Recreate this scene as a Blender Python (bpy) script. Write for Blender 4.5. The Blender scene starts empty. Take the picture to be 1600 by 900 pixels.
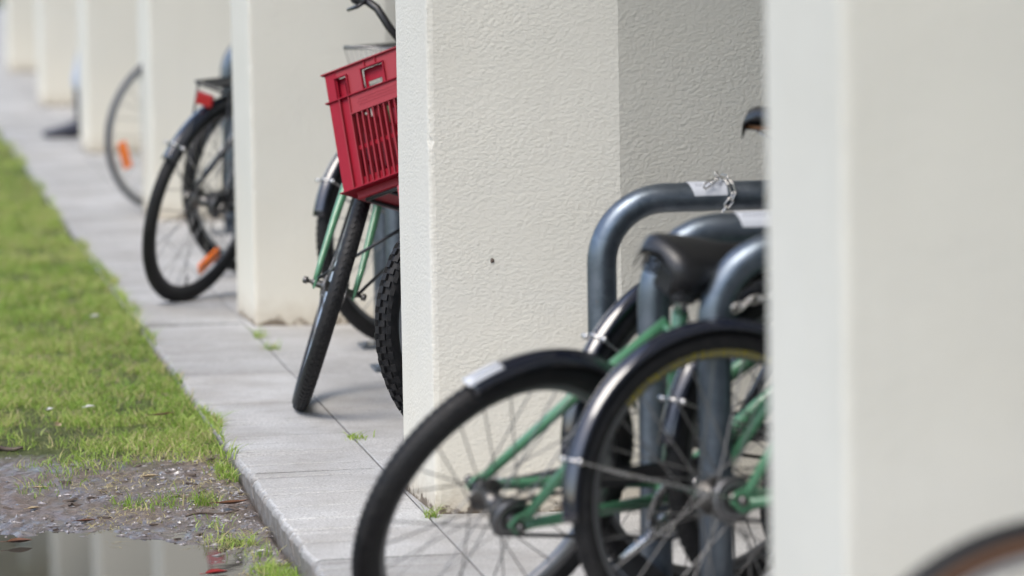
import bpy, bmesh, math, random
import numpy as np
from mathutils import Matrix, Vector, Euler

random.seed(7)
rng = np.random.default_rng(7)
S = bpy.context.scene
COL = S.collection
R = math.radians

# ------------------------------------------------------------------ camera
cam_d = bpy.data.cameras.new("camera")
cam = bpy.data.objects.new("camera", cam_d)
COL.objects.link(cam)
right = Vector((0.985009, -0.171716, -0.016479))
up = Vector((0.035009, 0.105448, 0.993808))
fwd = Vector((0.168915, 0.979487, -0.109879))
m = Matrix.Identity(4)
for i in range(3):
    m[i][0], m[i][1], m[i][2] = right[i], up[i], -fwd[i]
m[0][3], m[1][3], m[2][3] = 0, 0, 1.5
cam.matrix_world = m
cam_d.sensor_width = 36
cam_d.lens = 144
cam_d.clip_start = 0.1
cam_d.clip_end = 2000
cam_d.dof.use_dof = True
cam_d.dof.focus_distance = 9.6
cam_d.dof.aperture_fstop = 2.6
cam_d.dof.aperture_blades = 9
S.camera = cam

# ------------------------------------------------------------------ sky, sun, exposure
SUN_EL, SUN_AZ = R(56), R(230)          # azimuth clockwise from +Y
w = bpy.data.worlds.new("World")
S.world = w
w.use_nodes = True
nt = w.node_tree
bg = nt.nodes["Background"]
sky = nt.nodes.new("ShaderNodeTexSky")
sky.sky_type = 'NISHITA'
sky.sun_disc = False
sky.sun_elevation = SUN_EL
sky.sun_rotation = SUN_AZ
sky.air_density = 1.0
sky.dust_density = 2.0
sky.ozone_density = 1.0
nt.links.new(sky.outputs[0], bg.inputs[0])
bg.inputs[1].default_value = 0.15
sd = bpy.data.lights.new("sun", 'SUN')
sd.energy = 1.25
sd.angle = R(30)
sd.color = (1.0, 0.955, 0.88)
sun = bpy.data.objects.new("sun", sd)
COL.objects.link(sun)
sv = Vector((math.sin(SUN_AZ) * math.cos(SUN_EL), math.cos(SUN_AZ) * math.cos(SUN_EL), math.sin(SUN_EL)))
sun.rotation_euler = sv.to_track_quat('Z', 'Y').to_euler()
S.view_settings.view_transform = 'Standard'
S.view_settings.look = 'None'
S.view_settings.gamma = 1
S.view_settings.exposure = 1.06

# ------------------------------------------------------------------ materials
def mat(name, col=(0.5, 0.5, 0.5), rough=0.6, metal=0.0, spec=0.5, coat=0.0):
    mm = bpy.data.materials.new(name)
    mm.use_nodes = True
    b = mm.node_tree.nodes["Principled BSDF"]
    b.inputs["Base Color"].default_value = (*col, 1)
    b.inputs["Roughness"].default_value = rough
    b.inputs["Metallic"].default_value = metal
    b.inputs["Specular IOR Level"].default_value = spec
    b.inputs["Coat Weight"].default_value = coat
    b.inputs["Coat Roughness"].default_value = 0.06
    return mm

class NT:
    """small helper for building node chains"""
    def __init__(s, mm):
        s.t = mm.node_tree; s.b = s.t.nodes["Principled BSDF"]
    def n(s, typ, **kw):
        nd = s.t.nodes.new(typ)
        for k, v in kw.items():
            setattr(nd, k, v)
        return nd
    def l(s, a, b):
        s.t.links.new(a, b)
    def coord(s, kind="Object"):
        return s.n("ShaderNodeTexCoord").outputs[kind]
    def pos(s):
        return s.n("ShaderNodeNewGeometry").outputs["Position"]
    def noise(s, vec, scale, detail=4, rough=0.55, out="Fac", dist=0.0):
        nd = s.n("ShaderNodeTexNoise")
        nd.inputs["Scale"].default_value = scale
        nd.inputs["Detail"].default_value = detail
        nd.inputs["Roughness"].default_value = rough
        nd.inputs["Distortion"].default_value = dist
        s.l(vec, nd.inputs["Vector"])
        return nd.outputs[out]
    def voro(s, vec, scale, feature='F1', out="Distance", rnd=1.0):
        nd = s.n("ShaderNodeTexVoronoi", feature=feature)
        nd.inputs["Scale"].default_value = scale
        nd.inputs["Randomness"].default_value = rnd
        s.l(vec, nd.inputs["Vector"])
        return nd.outputs[out]
    def ramp(s, fac, stops):
        nd = s.n("ShaderNodeValToRGB")
        e = nd.color_ramp.elements
        while len(e) < len(stops):
            e.new(0.5)
        for el, (p, c) in zip(e, stops):
            el.position = p
            el.color = (*c, 1) if len(c) == 3 else c
        s.l(fac, nd.inputs[0])
        return nd.outputs[0]
    def mr(s, v, a, b, c, d):
        nd = s.n("ShaderNodeMapRange")
        for i, x in enumerate((a, b, c, d)):
            nd.inputs[i + 1].default_value = x
        s.l(v, nd.inputs[0])
        return nd.outputs[0]
    def math(s, op, a, b=None):
        nd = s.n("ShaderNodeMath", operation=op)
        for i, x in enumerate((a, b)):
            if x is None: continue
            if isinstance(x, (int, float)): nd.inputs[i].default_value = x
            else: s.l(x, nd.inputs[i])
        return nd.outputs[0]
    def mix(s, fac, a, b, blend='MIX'):
        nd = s.n("ShaderNodeMix", data_type='RGBA', blend_type=blend)
        for i, x in ((0, fac), (6, a), (7, b)):
            if isinstance(x, (int, float)): nd.inputs[i].default_value = x
            elif isinstance(x, tuple): nd.inputs[i].default_value = (*x, 1)
            else: s.l(x, nd.inputs[i])
        return nd.outputs[2]
    def bump(s, h, dist, strength=1.0, prev=None):
        nd = s.n("ShaderNodeBump")
        nd.inputs["Distance"].default_value = dist
        nd.inputs["Strength"].default_value = strength
        s.l(h, nd.inputs["Height"])
        if prev is not None: s.l(prev, nd.inputs["Normal"])
        return nd.outputs[0]
    def sep(s, v):
        nd = s.n("ShaderNodeSeparateXYZ"); s.l(v, nd.inputs[0]); return nd.outputs
    def set(s, **kw):
        for k, v in kw.items():
            k = k.replace("_", " ")
            if isinstance(v, (int, float)): s.b.inputs[k].default_value = v
            else: s.l(v, s.b.inputs[k])

M = {}
def make_materials():
    # stucco render on the pillars
    mm = mat("stucco", rough=0.85, spec=0.25); g = NT(mm); p = g.pos(); z = g.sep(p)[2]
    big = g.noise(p, 1.3, 3); mid = g.noise(p, 9, 4); fine = g.noise(p, 34, 4, 0.6)
    c = g.ramp(big, [(0.3, (0.55, 0.533, 0.475)), (0.7, (0.61, 0.593, 0.535))])
    c = g.mix(g.mr(mid, 0.35, 0.7, 0.0, 0.14), c, (0.54, 0.535, 0.50))
    st = g.n("ShaderNodeMapping"); st.inputs["Scale"].default_value = (14, 14, 0.5); g.l(p, st.inputs["Vector"])
    strk = g.noise(st.outputs[0], 1.0, 4, 0.6)
    c = g.mix(g.mr(strk, 0.54, 0.78, 0.0, 0.22), c, (0.47, 0.46, 0.41))
    zz = g.math('ADD', z, g.math('MULTIPLY', g.math('SUBTRACT', mid, 0.5), 0.16))
    yel = g.mr(zz, 0.0, 0.50, 0.55, 0.0)
    c = g.mix(yel, c, (0.61, 0.565, 0.46))
    z2 = g.math('ADD', z, g.math('MULTIPLY', g.math('SUBTRACT', fine, 0.5), 0.11))
    c = g.mix(g.math('MULTIPLY', g.math('POWER', g.mr(z2, 0.0, 0.10, 1.0, 0.0), 1.6), 0.6), c, (0.33, 0.265, 0.19))
    c = g.mix(g.mr(z2, 0.004, 0.016, 0.85, 0.0), c, (0.09, 0.065, 0.045))
    spk = g.noise(p, 210, 2)
    c = g.mix(g.mr(spk, 0.62, 0.76, 0.0, 0.22), c, (0.42, 0.40, 0.36))
    g.set(Base_Color=c)
    mp = g.n("ShaderNodeMapping"); mp.inputs["Scale"].default_value = (0.8, 0.8, 1.1); g.l(p, mp.inputs["Vector"]); q = mp.outputs[0]
    n1 = g.noise(q, 105, 1, 0.4); n2 = g.noise(q, 330, 3, 0.6); n4 = g.noise(q, 6, 2, 0.5)
    wv = g.n("ShaderNodeTexNoise"); wv.inputs["Scale"].default_value = 70; g.l(q, wv.inputs["Vector"])
    ws = g.n("ShaderNodeVectorMath", operation='SCALE'); ws.inputs["Scale"].default_value = 0.008; g.l(wv.outputs["Color"], ws.inputs[0])
    wa = g.n("ShaderNodeVectorMath", operation='ADD'); g.l(q, wa.inputs[0]); g.l(ws.outputs[0], wa.inputs[1])
    vv = g.math('SUBTRACT', 1.0, g.voro(wa.outputs[0], 125, 'F1'))
    amp = g.mr(n4, 0.3, 0.7, 0.6, 1.1)
    hgt = g.math('MULTIPLY', amp, g.math('ADD', g.math('MULTIPLY', vv, 0.45), g.math('ADD', g.math('MULTIPLY', n1, 0.35), g.math('MULTIPLY', n2, 0.40))))
    g.set(Normal=g.bump(hgt, 0.0028, 0.75))
    M["stucco"] = mm
    # granite paving
    mm = mat("granite", rough=0.6, spec=0.4); g = NT(mm); p = g.pos()
    oi = g.n("ShaderNodeObjectInfo").outputs["Random"]
    f1 = g.noise(p, 170, 5, 0.75); f2 = g.noise(p, 3.2, 5, 0.6); f3 = g.voro(p, 330)
    c = g.ramp(f1, [(0.32, (0.19, 0.186, 0.18)), (0.44, (0.39, 0.385, 0.375)), (0.56, (0.53, 0.525, 0.51)), (0.70, (0.68, 0.675, 0.66))])
    c = g.mix(g.mr(f2, 0.38, 0.66, 0.0, 0.6), c, (0.27, 0.25, 0.225))
    c = g.mix(g.mr(f3, 0.0, 0.14, 0.35, 0.0), c, (0.16, 0.155, 0.15))
    f5 = g.noise(p, 17, 4, 0.6)
    c = g.mix(g.mr(f5, 0.57, 0.75, 0.0, 0.5), c, (0.22, 0.205, 0.185))
    br = g.mr(oi, 0, 1, 0.88, 1.06)
    hsv = g.n("ShaderNodeHueSaturation"); g.l(br, hsv.inputs["Value"]); g.l(c, hsv.inputs["Color"])
    zz = g.sep(p)[2]; f4a = g.noise(p, 48, 4, 0.65)
    sidec = g.mix(g.mr(g.math('ADD', zz, g.math('MULTIPLY', g.math('SUBTRACT', f5, 0.5), 0.012)), -0.018, -0.002, 0.92, 0.0), hsv.outputs[0], (0.085, 0.062, 0.042))
    sidec = g.mix(g.math('MULTIPLY', g.mr(zz, -0.0035, -0.0004, 1.0, 0.0), g.mr(f4a, 0.35, 0.65, 0.25, 0.85)), sidec, (0.21, 0.205, 0.20))
    g.set(Base_Color=sidec, Roughness=g.mr(f2, 0.3, 0.7, 0.5, 0.72))
    f4 = g.noise(p, 90, 6, 0.7)
    g.set(Normal=g.bump(g.math('ADD', g.math('MULTIPLY', f4, 1.0), g.math('MULTIPLY', f1, 0.5)), 0.0030, 0.8))
    M["granite"] = mm
    M["joint"] = mat("joint_dirt", (0.10, 0.085, 0.065), 0.95)
    # ground: grass soil, wet mud, far lawn
    mm = mat("soil", rough=0.8, spec=0.5); g = NT(mm); p = g.pos(); sx, sy, sz = g.sep(p)
    n1 = g.noise(p, 2.3, 5, 0.6); n2 = g.noise(p, 38, 6, 0.65); n3 = g.noise(p, 150, 4, 0.7)
    mud = g.ramp(n2, [(0.3, (0.14, 0.10, 0.08)), (0.5, (0.29, 0.22, 0.18)), (0.72, (0.42, 0.34, 0.29))])
    mud = g.mix(g.mr(n3, 0.55, 0.72, 0.0, 0.7), mud, (0.045, 0.036, 0.032))
    mud = g.mix(g.mr(g.noise(p, 7, 3), 0.5, 0.7, 0.0, 0.5), mud, (0.20, 0.155, 0.095))
    grs = g.ramp(g.noise(p, 55, 5, 0.7), [(0.3, (0.06, 0.075, 0.028)), (0.55, (0.13, 0.155, 0.05)), (0.75, (0.20, 0.20, 0.09))])
    bnd = g.math('ADD', g.math('SUBTRACT', sy, 10.2), g.math('MULTIPLY', g.math('SUBTRACT', n1, 0.5), 1.6))
    isg = g.mr(bnd, -0.15, 0.2, 0.0, 1.0)
    back = g.mr(sy, 5.6, 6.1, 1.0, 0.0)
    far = g.mr(sx, -2.2, -1.4, 1.0, 0.0)
    isg = g.math('MAXIMUM', isg, g.math('MAXIMUM', back, far))
    c = g.mix(isg, mud, grs)
    wet0 = g.mr(sz, -0.072, -0.046, 1.0, 0.0)
    wetn = g.mr(g.noise(p, 6, 3), 0.35, 0.65, 0.25, 1.0)
    wet = g.math('MULTIPLY', g.math('MAXIMUM', g.math('MULTIPLY', wetn, 0.85), wet0), g.math('SUBTRACT', 1.0, isg))
    c = g.mix(g.math('MULTIPLY', wet, 0.30), c, (0.07, 0.058, 0.052))
    g.set(Base_Color=c, Roughness=g.mr(wet, 0.0, 1.0, 0.9, 0.33), Specular_IOR_Level=g.mr(wet, 0, 1, 0.35, 1.0))
    b1 = g.bump(n2, 0.03, 1.0); b2 = g.bump(n3, 0.012, 1.0, b1)
    cb = g.bump(n2, 0.004, 0.5, g.bump(n3, 0.0012, 0.5))
    g.set(Normal=b2, Coat_Weight=g.math('MULTIPLY', wet, 1.0), Coat_Roughness=0.2, Coat_Normal=cb, Coat_IOR=1.5)
    M["soil"] = mm
    mm = mat("puddle_water", (0.06, 0.054, 0.045), 0.012, spec=0.8); g = NT(mm); p = g.pos()
    g.set(Normal=g.bump(g.noise(p, 14, 2), 0.0006, 0.12), IOR=1.55)
    M["water"] = mm
    # grass blades
    mm = mat("grass_blade", rough=0.5, spec=0.35); g = NT(mm)
    at = g.n("ShaderNodeAttribute", attribute_name="tint")
    c = g.ramp(at.outputs["Fac"], [(0.0, (0.14, 0.25, 0.035)), (0.35, (0.26, 0.40, 0.06)), (0.72, (0.45, 0.54, 0.14)), (0.86, (0.50, 0.47, 0.19)), (1.0, (0.52, 0.42, 0.25))])
    g.set(Base_Color=c)
    tr = g.n("ShaderNodeBsdfTranslucent"); g.l(c, tr.inputs[0])
    mx = g.n("ShaderNodeMixShader"); mx.inputs[0].default_value = 0.4
    out = mm.node_tree.nodes["Material Output"]
    g.l(g.b.outputs[0], mx.inputs[1]); g.l(tr.outputs[0], mx.inputs[2]); g.l(mx.outputs[0], out.inputs[0])
    M["grass"] = mm
    # rubber
    mm = mat("tyre_rubber", (0.017, 0.017, 0.019), 0.58, spec=0.3); g = NT(mm); p = g.coord()
    n = g.noise(p, 60, 4); 
    g.set(Base_Color=g.ramp(n, [(0.35, (0.006, 0.006, 0.007)), (0.7, (0.018, 0.017, 0.017))]), Roughness=g.mr(n, 0.3, 0.7, 0.48, 0.72))
    g.set(Normal=g.bump(g.noise(p, 420, 2), 0.001, 0.5))
    M["rubber"] = mm
    M["rubber_grey"] = mat("worn_grey_rubber", (0.11, 0.115, 0.13), 0.6)
    M["rubber_gum"] = mat("gum_sidewall", (0.15, 0.07, 0.035), 0.6)
    M["rubber_dark"] = mat("grip_rubber", (0.02, 0.02, 0.022), 0.5)
    # bike paint
    def paint(nm, a, b, rough=0.3, coat=0.6, metal=0.0):
        mm = mat(nm, a, rough, metal, 0.5, coat); g = NT(mm); p = g.coord()
        n = g.noise(p, 22, 5, 0.65); s = g.noise(p, 130, 3)
        c = g.mix(g.mr(n, 0.5, 0.75, 0, 0.7), a, b)
        c = g.mix(g.mr(s, 0.68, 0.74, 0, 0.6), c, (0.09, 0.055, 0.035))
        g.set(Base_Color=c, Roughness=g.mr(n, 0.3, 0.7, rough * 0.8, rough * 1.6))
        return mm
    M["green"] = paint("green_frame_paint", (0.065, 0.20, 0.105), (0.045, 0.14, 0.075), 0.36)
    M["black"] = paint("black_frame_paint", (0.012, 0.012, 0.016), (0.02, 0.02, 0.024), 0.25)
    M["guard"] = paint("dark_mudguard", (0.010, 0.012, 0.022), (0.014, 0.016, 0.028), 0.16, 1.0)
    gb = M["guard"].node_tree.nodes["Principled BSDF"]; gb.inputs["Coat IOR"].default_value = 1.55; gb.inputs["IOR"].default_value = 1.5
    M["silver_paint"] = paint("silver_frame_paint", (0.42, 0.43, 0.45), (0.34, 0.35, 0.37), 0.3, 0.5, 0.6)
    M["blue"] = paint("blue_frame_paint", (0.02, 0.05, 0.22), (0.015, 0.035, 0.16), 0.28)
    M["maroon"] = paint("maroon_frame_paint", (0.13, 0.02, 0.02), (0.09, 0.015, 0.015), 0.28)
    mm = mat("chrome", (0.62, 0.62, 0.63), 0.22, 1.0); g = NT(mm)
    n = g.noise(g.coord(), 60, 4); g.set(Roughness=g.mr(n, 0.3, 0.75, 0.15, 0.42), Base_Color=g.ramp(n, [(0.35, (0.62, 0.62, 0.63)), (0.62, (0.5, 0.49, 0.48)), (0.78, (0.26, 0.17, 0.11))]))
    M["chrome"] = mm
    M["hub_alloy"] = mat("hub_alloy", (0.14, 0.135, 0.13), 0.40, 0.9)
    M["glint_white"] = mat("glint_white", (0.5, 0.52, 0.56), 0.3, coat=0.5)  # pale colour standing in for sky glare on a mudguard end
    M["rim_dark"] = mat("dull_rim", (0.20, 0.20, 0.205), 0.42, 0.9)
    M["rim_silver"] = mat("silver_rim", (0.60, 0.61, 0.63), 0.33, 0.9)
    M["rim_black"] = mat("black_rim", (0.03, 0.03, 0.033), 0.35, 0.3)
    M["spoke"] = mat("spoke_steel", (0.24, 0.235, 0.23), 0.42, 0.85)
    mm = mat("galvanised", (0.3, 0.33, 0.36), 0.42, 0.85); g = NT(mm); p = g.coord()
    v = g.voro(p, 55, 'F1', "Color"); vs = g.n("ShaderNodeSeparateColor"); g.l(v, vs.inputs[0]); n = g.noise(p, 14, 5, 0.65)
    c = g.mix(g.mr(vs.outputs[0], 0, 1, 0.0, 0.5), (0.115, 0.14, 0.17), (0.19, 0.22, 0.255))
    c = g.mix(g.mr(n, 0.45, 0.75, 0, 0.6), c, (0.17, 0.185, 0.21))
    rust = g.noise(p, 30, 5, 0.7); c = g.mix(g.mr(rust, 0.66, 0.74, 0, 0.5), c, (0.20, 0.15, 0.10))
    g.set(Base_Color=c, Roughness=g.mr(n, 0.3, 0.7, 0.27, 0.5), Normal=g.bump(n, 0.002, 0.25))
    M["galv"] = mm
    mm = mat("crate_plastic", (0.25, 0.006, 0.028), 0.42, spec=0.25); g = NT(mm); p = g.coord(); n = g.noise(p, 28, 5, 0.65)
    g.set(Base_Color=g.mix(g.mr(n, 0.4, 0.75, 0, 0.55), (0.24, 0.001, 0.013), (0.19, 0.004, 0.015)), Roughness=g.mr(n, 0.3, 0.7, 0.36, 0.6))
    M["crate"] = mm
    mm = mat("crate_plastic_faded", (0.42, 0.05, 0.05), 0.55); g = NT(mm); n = g.noise(g.coord(), 35, 5, 0.65)
    g.set(Base_Color=g.mix(n, (0.22, 0.004, 0.014), (0.26, 0.013, 0.020)))
    M["crate_faded"] = mm
    M["red_refl"] = mat("red_reflector", (0.27, 0.006, 0.010), 0.2, coat=0.8)
    M["orange_refl"] = mat("orange_reflector", (0.95, 0.20, 0.01), 0.22, coat=0.8)
    mm = mat("saddle_vinyl", (0.014, 0.014, 0.016), 0.36, spec=0.5); g = NT(mm); g.set(Normal=g.bump(g.noise(g.coord(), 260, 3), 0.0006, 0.5)); M["saddle"] = mm
    M["saddle_tan"] = mat("saddle_underside", (0.16, 0.07, 0.025), 0.55)
    M["plastic_black"] = mat("black_plastic", (0.018, 0.018, 0.02), 0.4)
    M["yellow"] = mat("yellow_lettering", (0.34, 0.28, 0.01), 0.5)
    mm = mat("sticker", (0.70, 0.71, 0.74), 0.45); M["sticker"] = mm; mm.node_tree.nodes["Principled BSDF"].inputs["Base Color"].default_value = (0.5, 0.52, 0.56, 1)
    M["ink"] = mat("sticker_ink", (0.22, 0.23, 0.26), 0.6)
    M["zinc"] = mat("zinc_chain", (0.55, 0.53, 0.50), 0.3, 1.0)
    M["concrete"] = mat("soffit_paint", (0.55, 0.54, 0.50), 0.9)
    M["plinth"] = mat("rendered_wall", (0.55, 0.53, 0.48), 0.9)
    def leafm(nm, a, b, rough=0.6):
        mm = mat(nm, a, rough); g = NT(mm); n = g.noise(g.coord(), 60, 4); g.set(Base_Color=g.mix(g.mr(n, 0.35, 0.65, 0, 1), a, b)); return mm
    M["leaf_brown"] = leafm("brown_leaf", (0.085, 0.035, 0.018), (0.15, 0.07, 0.035), 0.4)
    M["leaf_tan"] = leafm("tan_leaf", (0.32, 0.24, 0.14), (0.42, 0.33, 0.20))
    M["leaf_red"] = leafm("red_leaf", (0.22, 0.018, 0.02), (0.30, 0.03, 0.03), 0.3)
    M["petal"] = mat("white_petal", (0.78, 0.76, 0.74), 0.6)
    M["bark"] = leafm("bark", (0.055, 0.038, 0.03), (0.12, 0.09, 0.07), 0.7)
    M["chip"] = leafm("stone_chip", (0.07, 0.06, 0.058), (0.36, 0.33, 0.32), 0.16)
    M["navy"] = mat("navy_leather", (0.010, 0.012, 0.028), 0.35)
    mm = leafm("pale_denim", (0.30, 0.35, 0.44), (0.36, 0.41, 0.50), 0.9); M["denim"] = mm
    M["skin"] = mat("skin", (0.52, 0.32, 0.23), 0.5)
    M["shirt"] = mat("shirt", (0.55, 0.57, 0.60), 0.9)
    M["hair"] = mat("hair", (0.03, 0.02, 0.015), 0.6)
make_materials()

# ------------------------------------------------------------------ mesh helpers
class MB:
    def __init__(s):
        s.v = []; s.f = []; s.sm = []
    def add(s, vs, fs, smooth=True):
        o = len(s.v)
        s.v += [tuple(a) for a in vs]
        s.f += [tuple(i + o for i in f) for f in fs]
        s.sm += [smooth] * len(fs)
        return s
    def box(s, c, size, rot=None, smooth=False):
        hx, hy, hz = (a / 2 for a in size)
        vs = [Vector((x, y, z)) for x in (-hx, hx) for y in (-hy, hy) for z in (-hz, hz)]
        if rot is not None: vs = [rot @ a for a in vs]
        c = Vector(c)
        return s.add([a + c for a in vs], [(0, 1, 3, 2), (4, 6, 7, 5), (0, 4, 5, 1), (2, 3, 7, 6), (0, 2, 6, 4), (1, 5, 7, 3)], smooth)
    def tube(s, pts, r, n=10, caps=True, closed=False, flat=1.0):
        pts = [Vector(p) for p in pts]
        N = len(pts)
        rs = r if isinstance(r, (list, tuple)) else [r] * N
        tang = []
        for i in range(N):
            a = pts[(i - 1) % N] if (closed or i > 0) else pts[i]
            b = pts[(i + 1) % N] if (closed or i < N - 1) else pts[i]
            tang.append((b - a).normalized())
        ref = Vector((0, 0, 1)) if abs(tang[0].z) < 0.9 else Vector((1, 0, 0))
        x = tang[0].cross(ref).normalized()
        vs = []
        for i in range(N):
            t = tang[i]
            x = (x - t * x.dot(t)).normalized()
            y = t.cross(x)
            for k in range(n):
                a = 2 * math.pi * k / n
                vs.append(pts[i] + (x * math.cos(a) + y * math.sin(a) * flat) * rs[i])
        fs = []
        for i in range(N if closed else N - 1):
            j = (i + 1) % N
            for k in range(n):
                l = (k + 1) % n
                fs.append((i * n + k, i * n + l, j * n + l, j * n + k))
        if caps and not closed:
            fs.append(tuple(range(n - 1, -1, -1)))
            fs.append(tuple((N - 1) * n + k for k in range(n)))
        return s.add(vs, fs)
    def lathe(s, prof, n=48, axis='Y', c=(0, 0, 0), closed=True, a0=0.0, a1=2 * math.pi):
        """prof: (radius, offset along axis)."""
        full = abs(a1 - a0 - 2 * math.pi) < 1e-6
        c = Vector(c); P = len(prof); vs = []
        nn = n if full else n + 1
        for i in range(nn):
            a = a0 + (a1 - a0) * i / n
            for (rr, o) in prof:
                if axis == 'Y': p = Vector((rr * math.cos(a), o, rr * math.sin(a)))
                elif axis == 'Z': p = Vector((rr * math.cos(a), rr * math.sin(a), o))
                else: p = Vector((o, rr * math.cos(a), rr * math.sin(a)))
                vs.append(p + c)
        fs = []
        for i in range(n):
            j = (i + 1) % nn
            for k in range(P if closed else P - 1):
                l = (k + 1) % P
                fs.append((i * P + k, i * P + l, j * P + l, j * P + k))
        if not full and closed:
            fs.append(tuple(range(P - 1, -1, -1))); fs.append(tuple(n * P + k for k in range(P)))
        return s.add(vs, fs)
    def mesh(s, name):
        me = bpy.data.meshes.new(name)
        me.from_pydata(s.v, [], s.f)
        me.polygons.foreach_set("use_smooth", s.sm)
        me.update()
        return me
    def build(s, name, m_, parent=None, mw=None):
        return obj(name, s.mesh(name), m_, parent, mw)

def obj(name, me, m_, parent=None, mw=None):
    o = bpy.data.objects.new(name, me)
    COL.objects.link(o)
    if me is not None and m_ is not None and len(me.materials) == 0:
        for k in (m_ if isinstance(m_, (list, tuple)) else [m_]):
            me.materials.append(M[k])
    if parent is not None: o.parent = parent
    if mw is not None: o.matrix_basis = mw
    return o
def tag(o, label=None, cat=None, group=None, kind=None):
    for k, v in (("label", label), ("category", cat), ("group", group), ("kind", kind)):
        if v: o[k] = v
    return o
def thing(name, label, cat, mw=None, group=None):
    return tag(obj(name, None, None, None, mw), label, cat, group)
def fix_normals(me):
    bm = bmesh.new(); bm.from_mesh(me); bmesh.ops.recalc_face_normals(bm, faces=bm.faces); bm.to_mesh(me); bm.free()
def bevel(me, w_, seg=2, ang=0.6):
    bm = bmesh.new(); bm.from_mesh(me)
    bmesh.ops.recalc_face_normals(bm, faces=bm.faces)
    es = [e for e in bm.edges if len(e.link_faces) == 2 and e.calc_face_angle() > ang]
    bmesh.ops.bevel(bm, geom=es, offset=w_, segments=seg, affect='EDGES', profile=0.6)
    bm.to_mesh(me); bm.free()
def np_mesh(name, V, F, smooth=False):
    me = bpy.data.meshes.new(name)
    V = np.asarray(V, np.float32); F = np.asarray(F, np.int32)
    me.vertices.add(len(V)); me.vertices.foreach_set("co", V.ravel())
    k = F.shape[1]
    me.loops.add(F.size); me.loops.foreach_set("vertex_index", F.ravel())
    me.polygons.add(len(F)); me.polygons.foreach_set("loop_start", np.arange(0, F.size, k, dtype=np.int32))
    me.polygons.foreach_set("loop_total", np.full(len(F), k, np.int32))
    me.polygons.foreach_set("use_smooth", np.full(len(F), smooth))
    me.update(calc_edges=True)
    return me

def vnoise(x, y, seed=0):
    """smooth 2-D value noise, numpy"""
    xi = np.floor(x).astype(np.int64); yi = np.floor(y).astype(np.int64)
    fx = x - xi; fy = y - yi
    fx = fx * fx * (3 - 2 * fx); fy = fy * fy * (3 - 2 * fy)
    def h(a, b):
        n = (a * 374761393 + b * 668265263 + seed * 974711) & 0xffffffff
        n = ((n ^ (n >> 13)) * 1274126177) & 0xffffffff
        return ((n ^ (n >> 16)) & 0xffff) / 65535.0
    return (h(xi, yi) * (1 - fx) + h(xi + 1, yi) * fx) * (1 - fy) + (h(xi, yi + 1) * (1 - fx) + h(xi + 1, yi + 1) * fx) * fy

# ------------------------------------------------------------------ ground
EDGE_X, JOINT_X, ROW_X, ROW_Y0, STEP = 1.009, 1.335, 1.355, 5.269, 3.645
WATER_Z = -0.068
def ground_z(x, y):
    q = (np.abs((x - 0.26) / 0.66) ** 3 + np.abs((y - 8.40) / 0.90) ** 3) ** (1 / 3)
    n1 = vnoise(x * 3.1, y * 3.1, 1) - 0.5; n2 = vnoise(x * 11, y * 11, 2) - 0.5; n3 = vnoise(x * 37, y * 37, 3) - 0.5; n4 = vnoise(x * 95, y * 95, 4) - 0.5
    d = (q - 1.0) * 0.65 + n1 * 0.07 + n2 * 0.06
    z = WATER_Z + np.clip(np.where(d > 0, d * 0.055, d * 0.12), -0.03, 0.024) + n2 * 0.005 + n3 * 0.008 + n4 * 0.005 
    lawn = np.clip((y - 9.6 + n1 * 0.9) / 1.4, 0, 1)
    z = z + lawn * 0.026
    far = np.clip((np.abs(x) - 3) / 6, 0, 1)
    z = z * (1 - far) + (-0.03) * far
    under = np.clip((x - 1.00) / 0.05, 0, 1)
    return z - under * 0.06
def axis_steps(lo, hi, fine_lo, fine_hi, h):
    mid = list(np.arange(fine_lo, fine_hi + 1e-6, h))
    a, s, x = [], h, fine_hi
    while x < hi: s *= 1.25; x += s; a.append(min(x, hi))
    b, s, x = [], h, fine_lo
    while x > lo: s *= 1.25; x -= s; b.append(max(x, lo))
    return np.array(b[::-1] + mid + a)
gx = axis_steps(-600, 600, -0.2, 1.06, 0.008)
gy = axis_steps(-600, 900, 8.1, 11.0, 0.010)
GX, GY = np.meshgrid(gx, gy)
GZ = ground_z(GX, GY)
nx, ny = len(gx), len(gy)
idx = np.arange(nx * ny).reshape(ny, nx)
F_ = np.stack([idx[:-1, :-1].ravel(), idx[:-1, 1:].ravel(), idx[1:, 1:].ravel(), idx[1:, :-1].ravel()], 1)
tag(obj("ground", np_mesh("ground", np.stack([GX.ravel(), GY.ravel(), GZ.ravel()], 1), F_, True), "soil"), kind="structure")
pud = MB()
pud.add([(-0.5, 7.3, WATER_Z), (0.99, 7.3, WATER_Z), (0.99, 9.5, WATER_Z), (-0.5, 9.5, WATER_Z)], [(0, 1, 2, 3)], False)
tag(pud.build("puddle", "water"), kind="structure")

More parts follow.
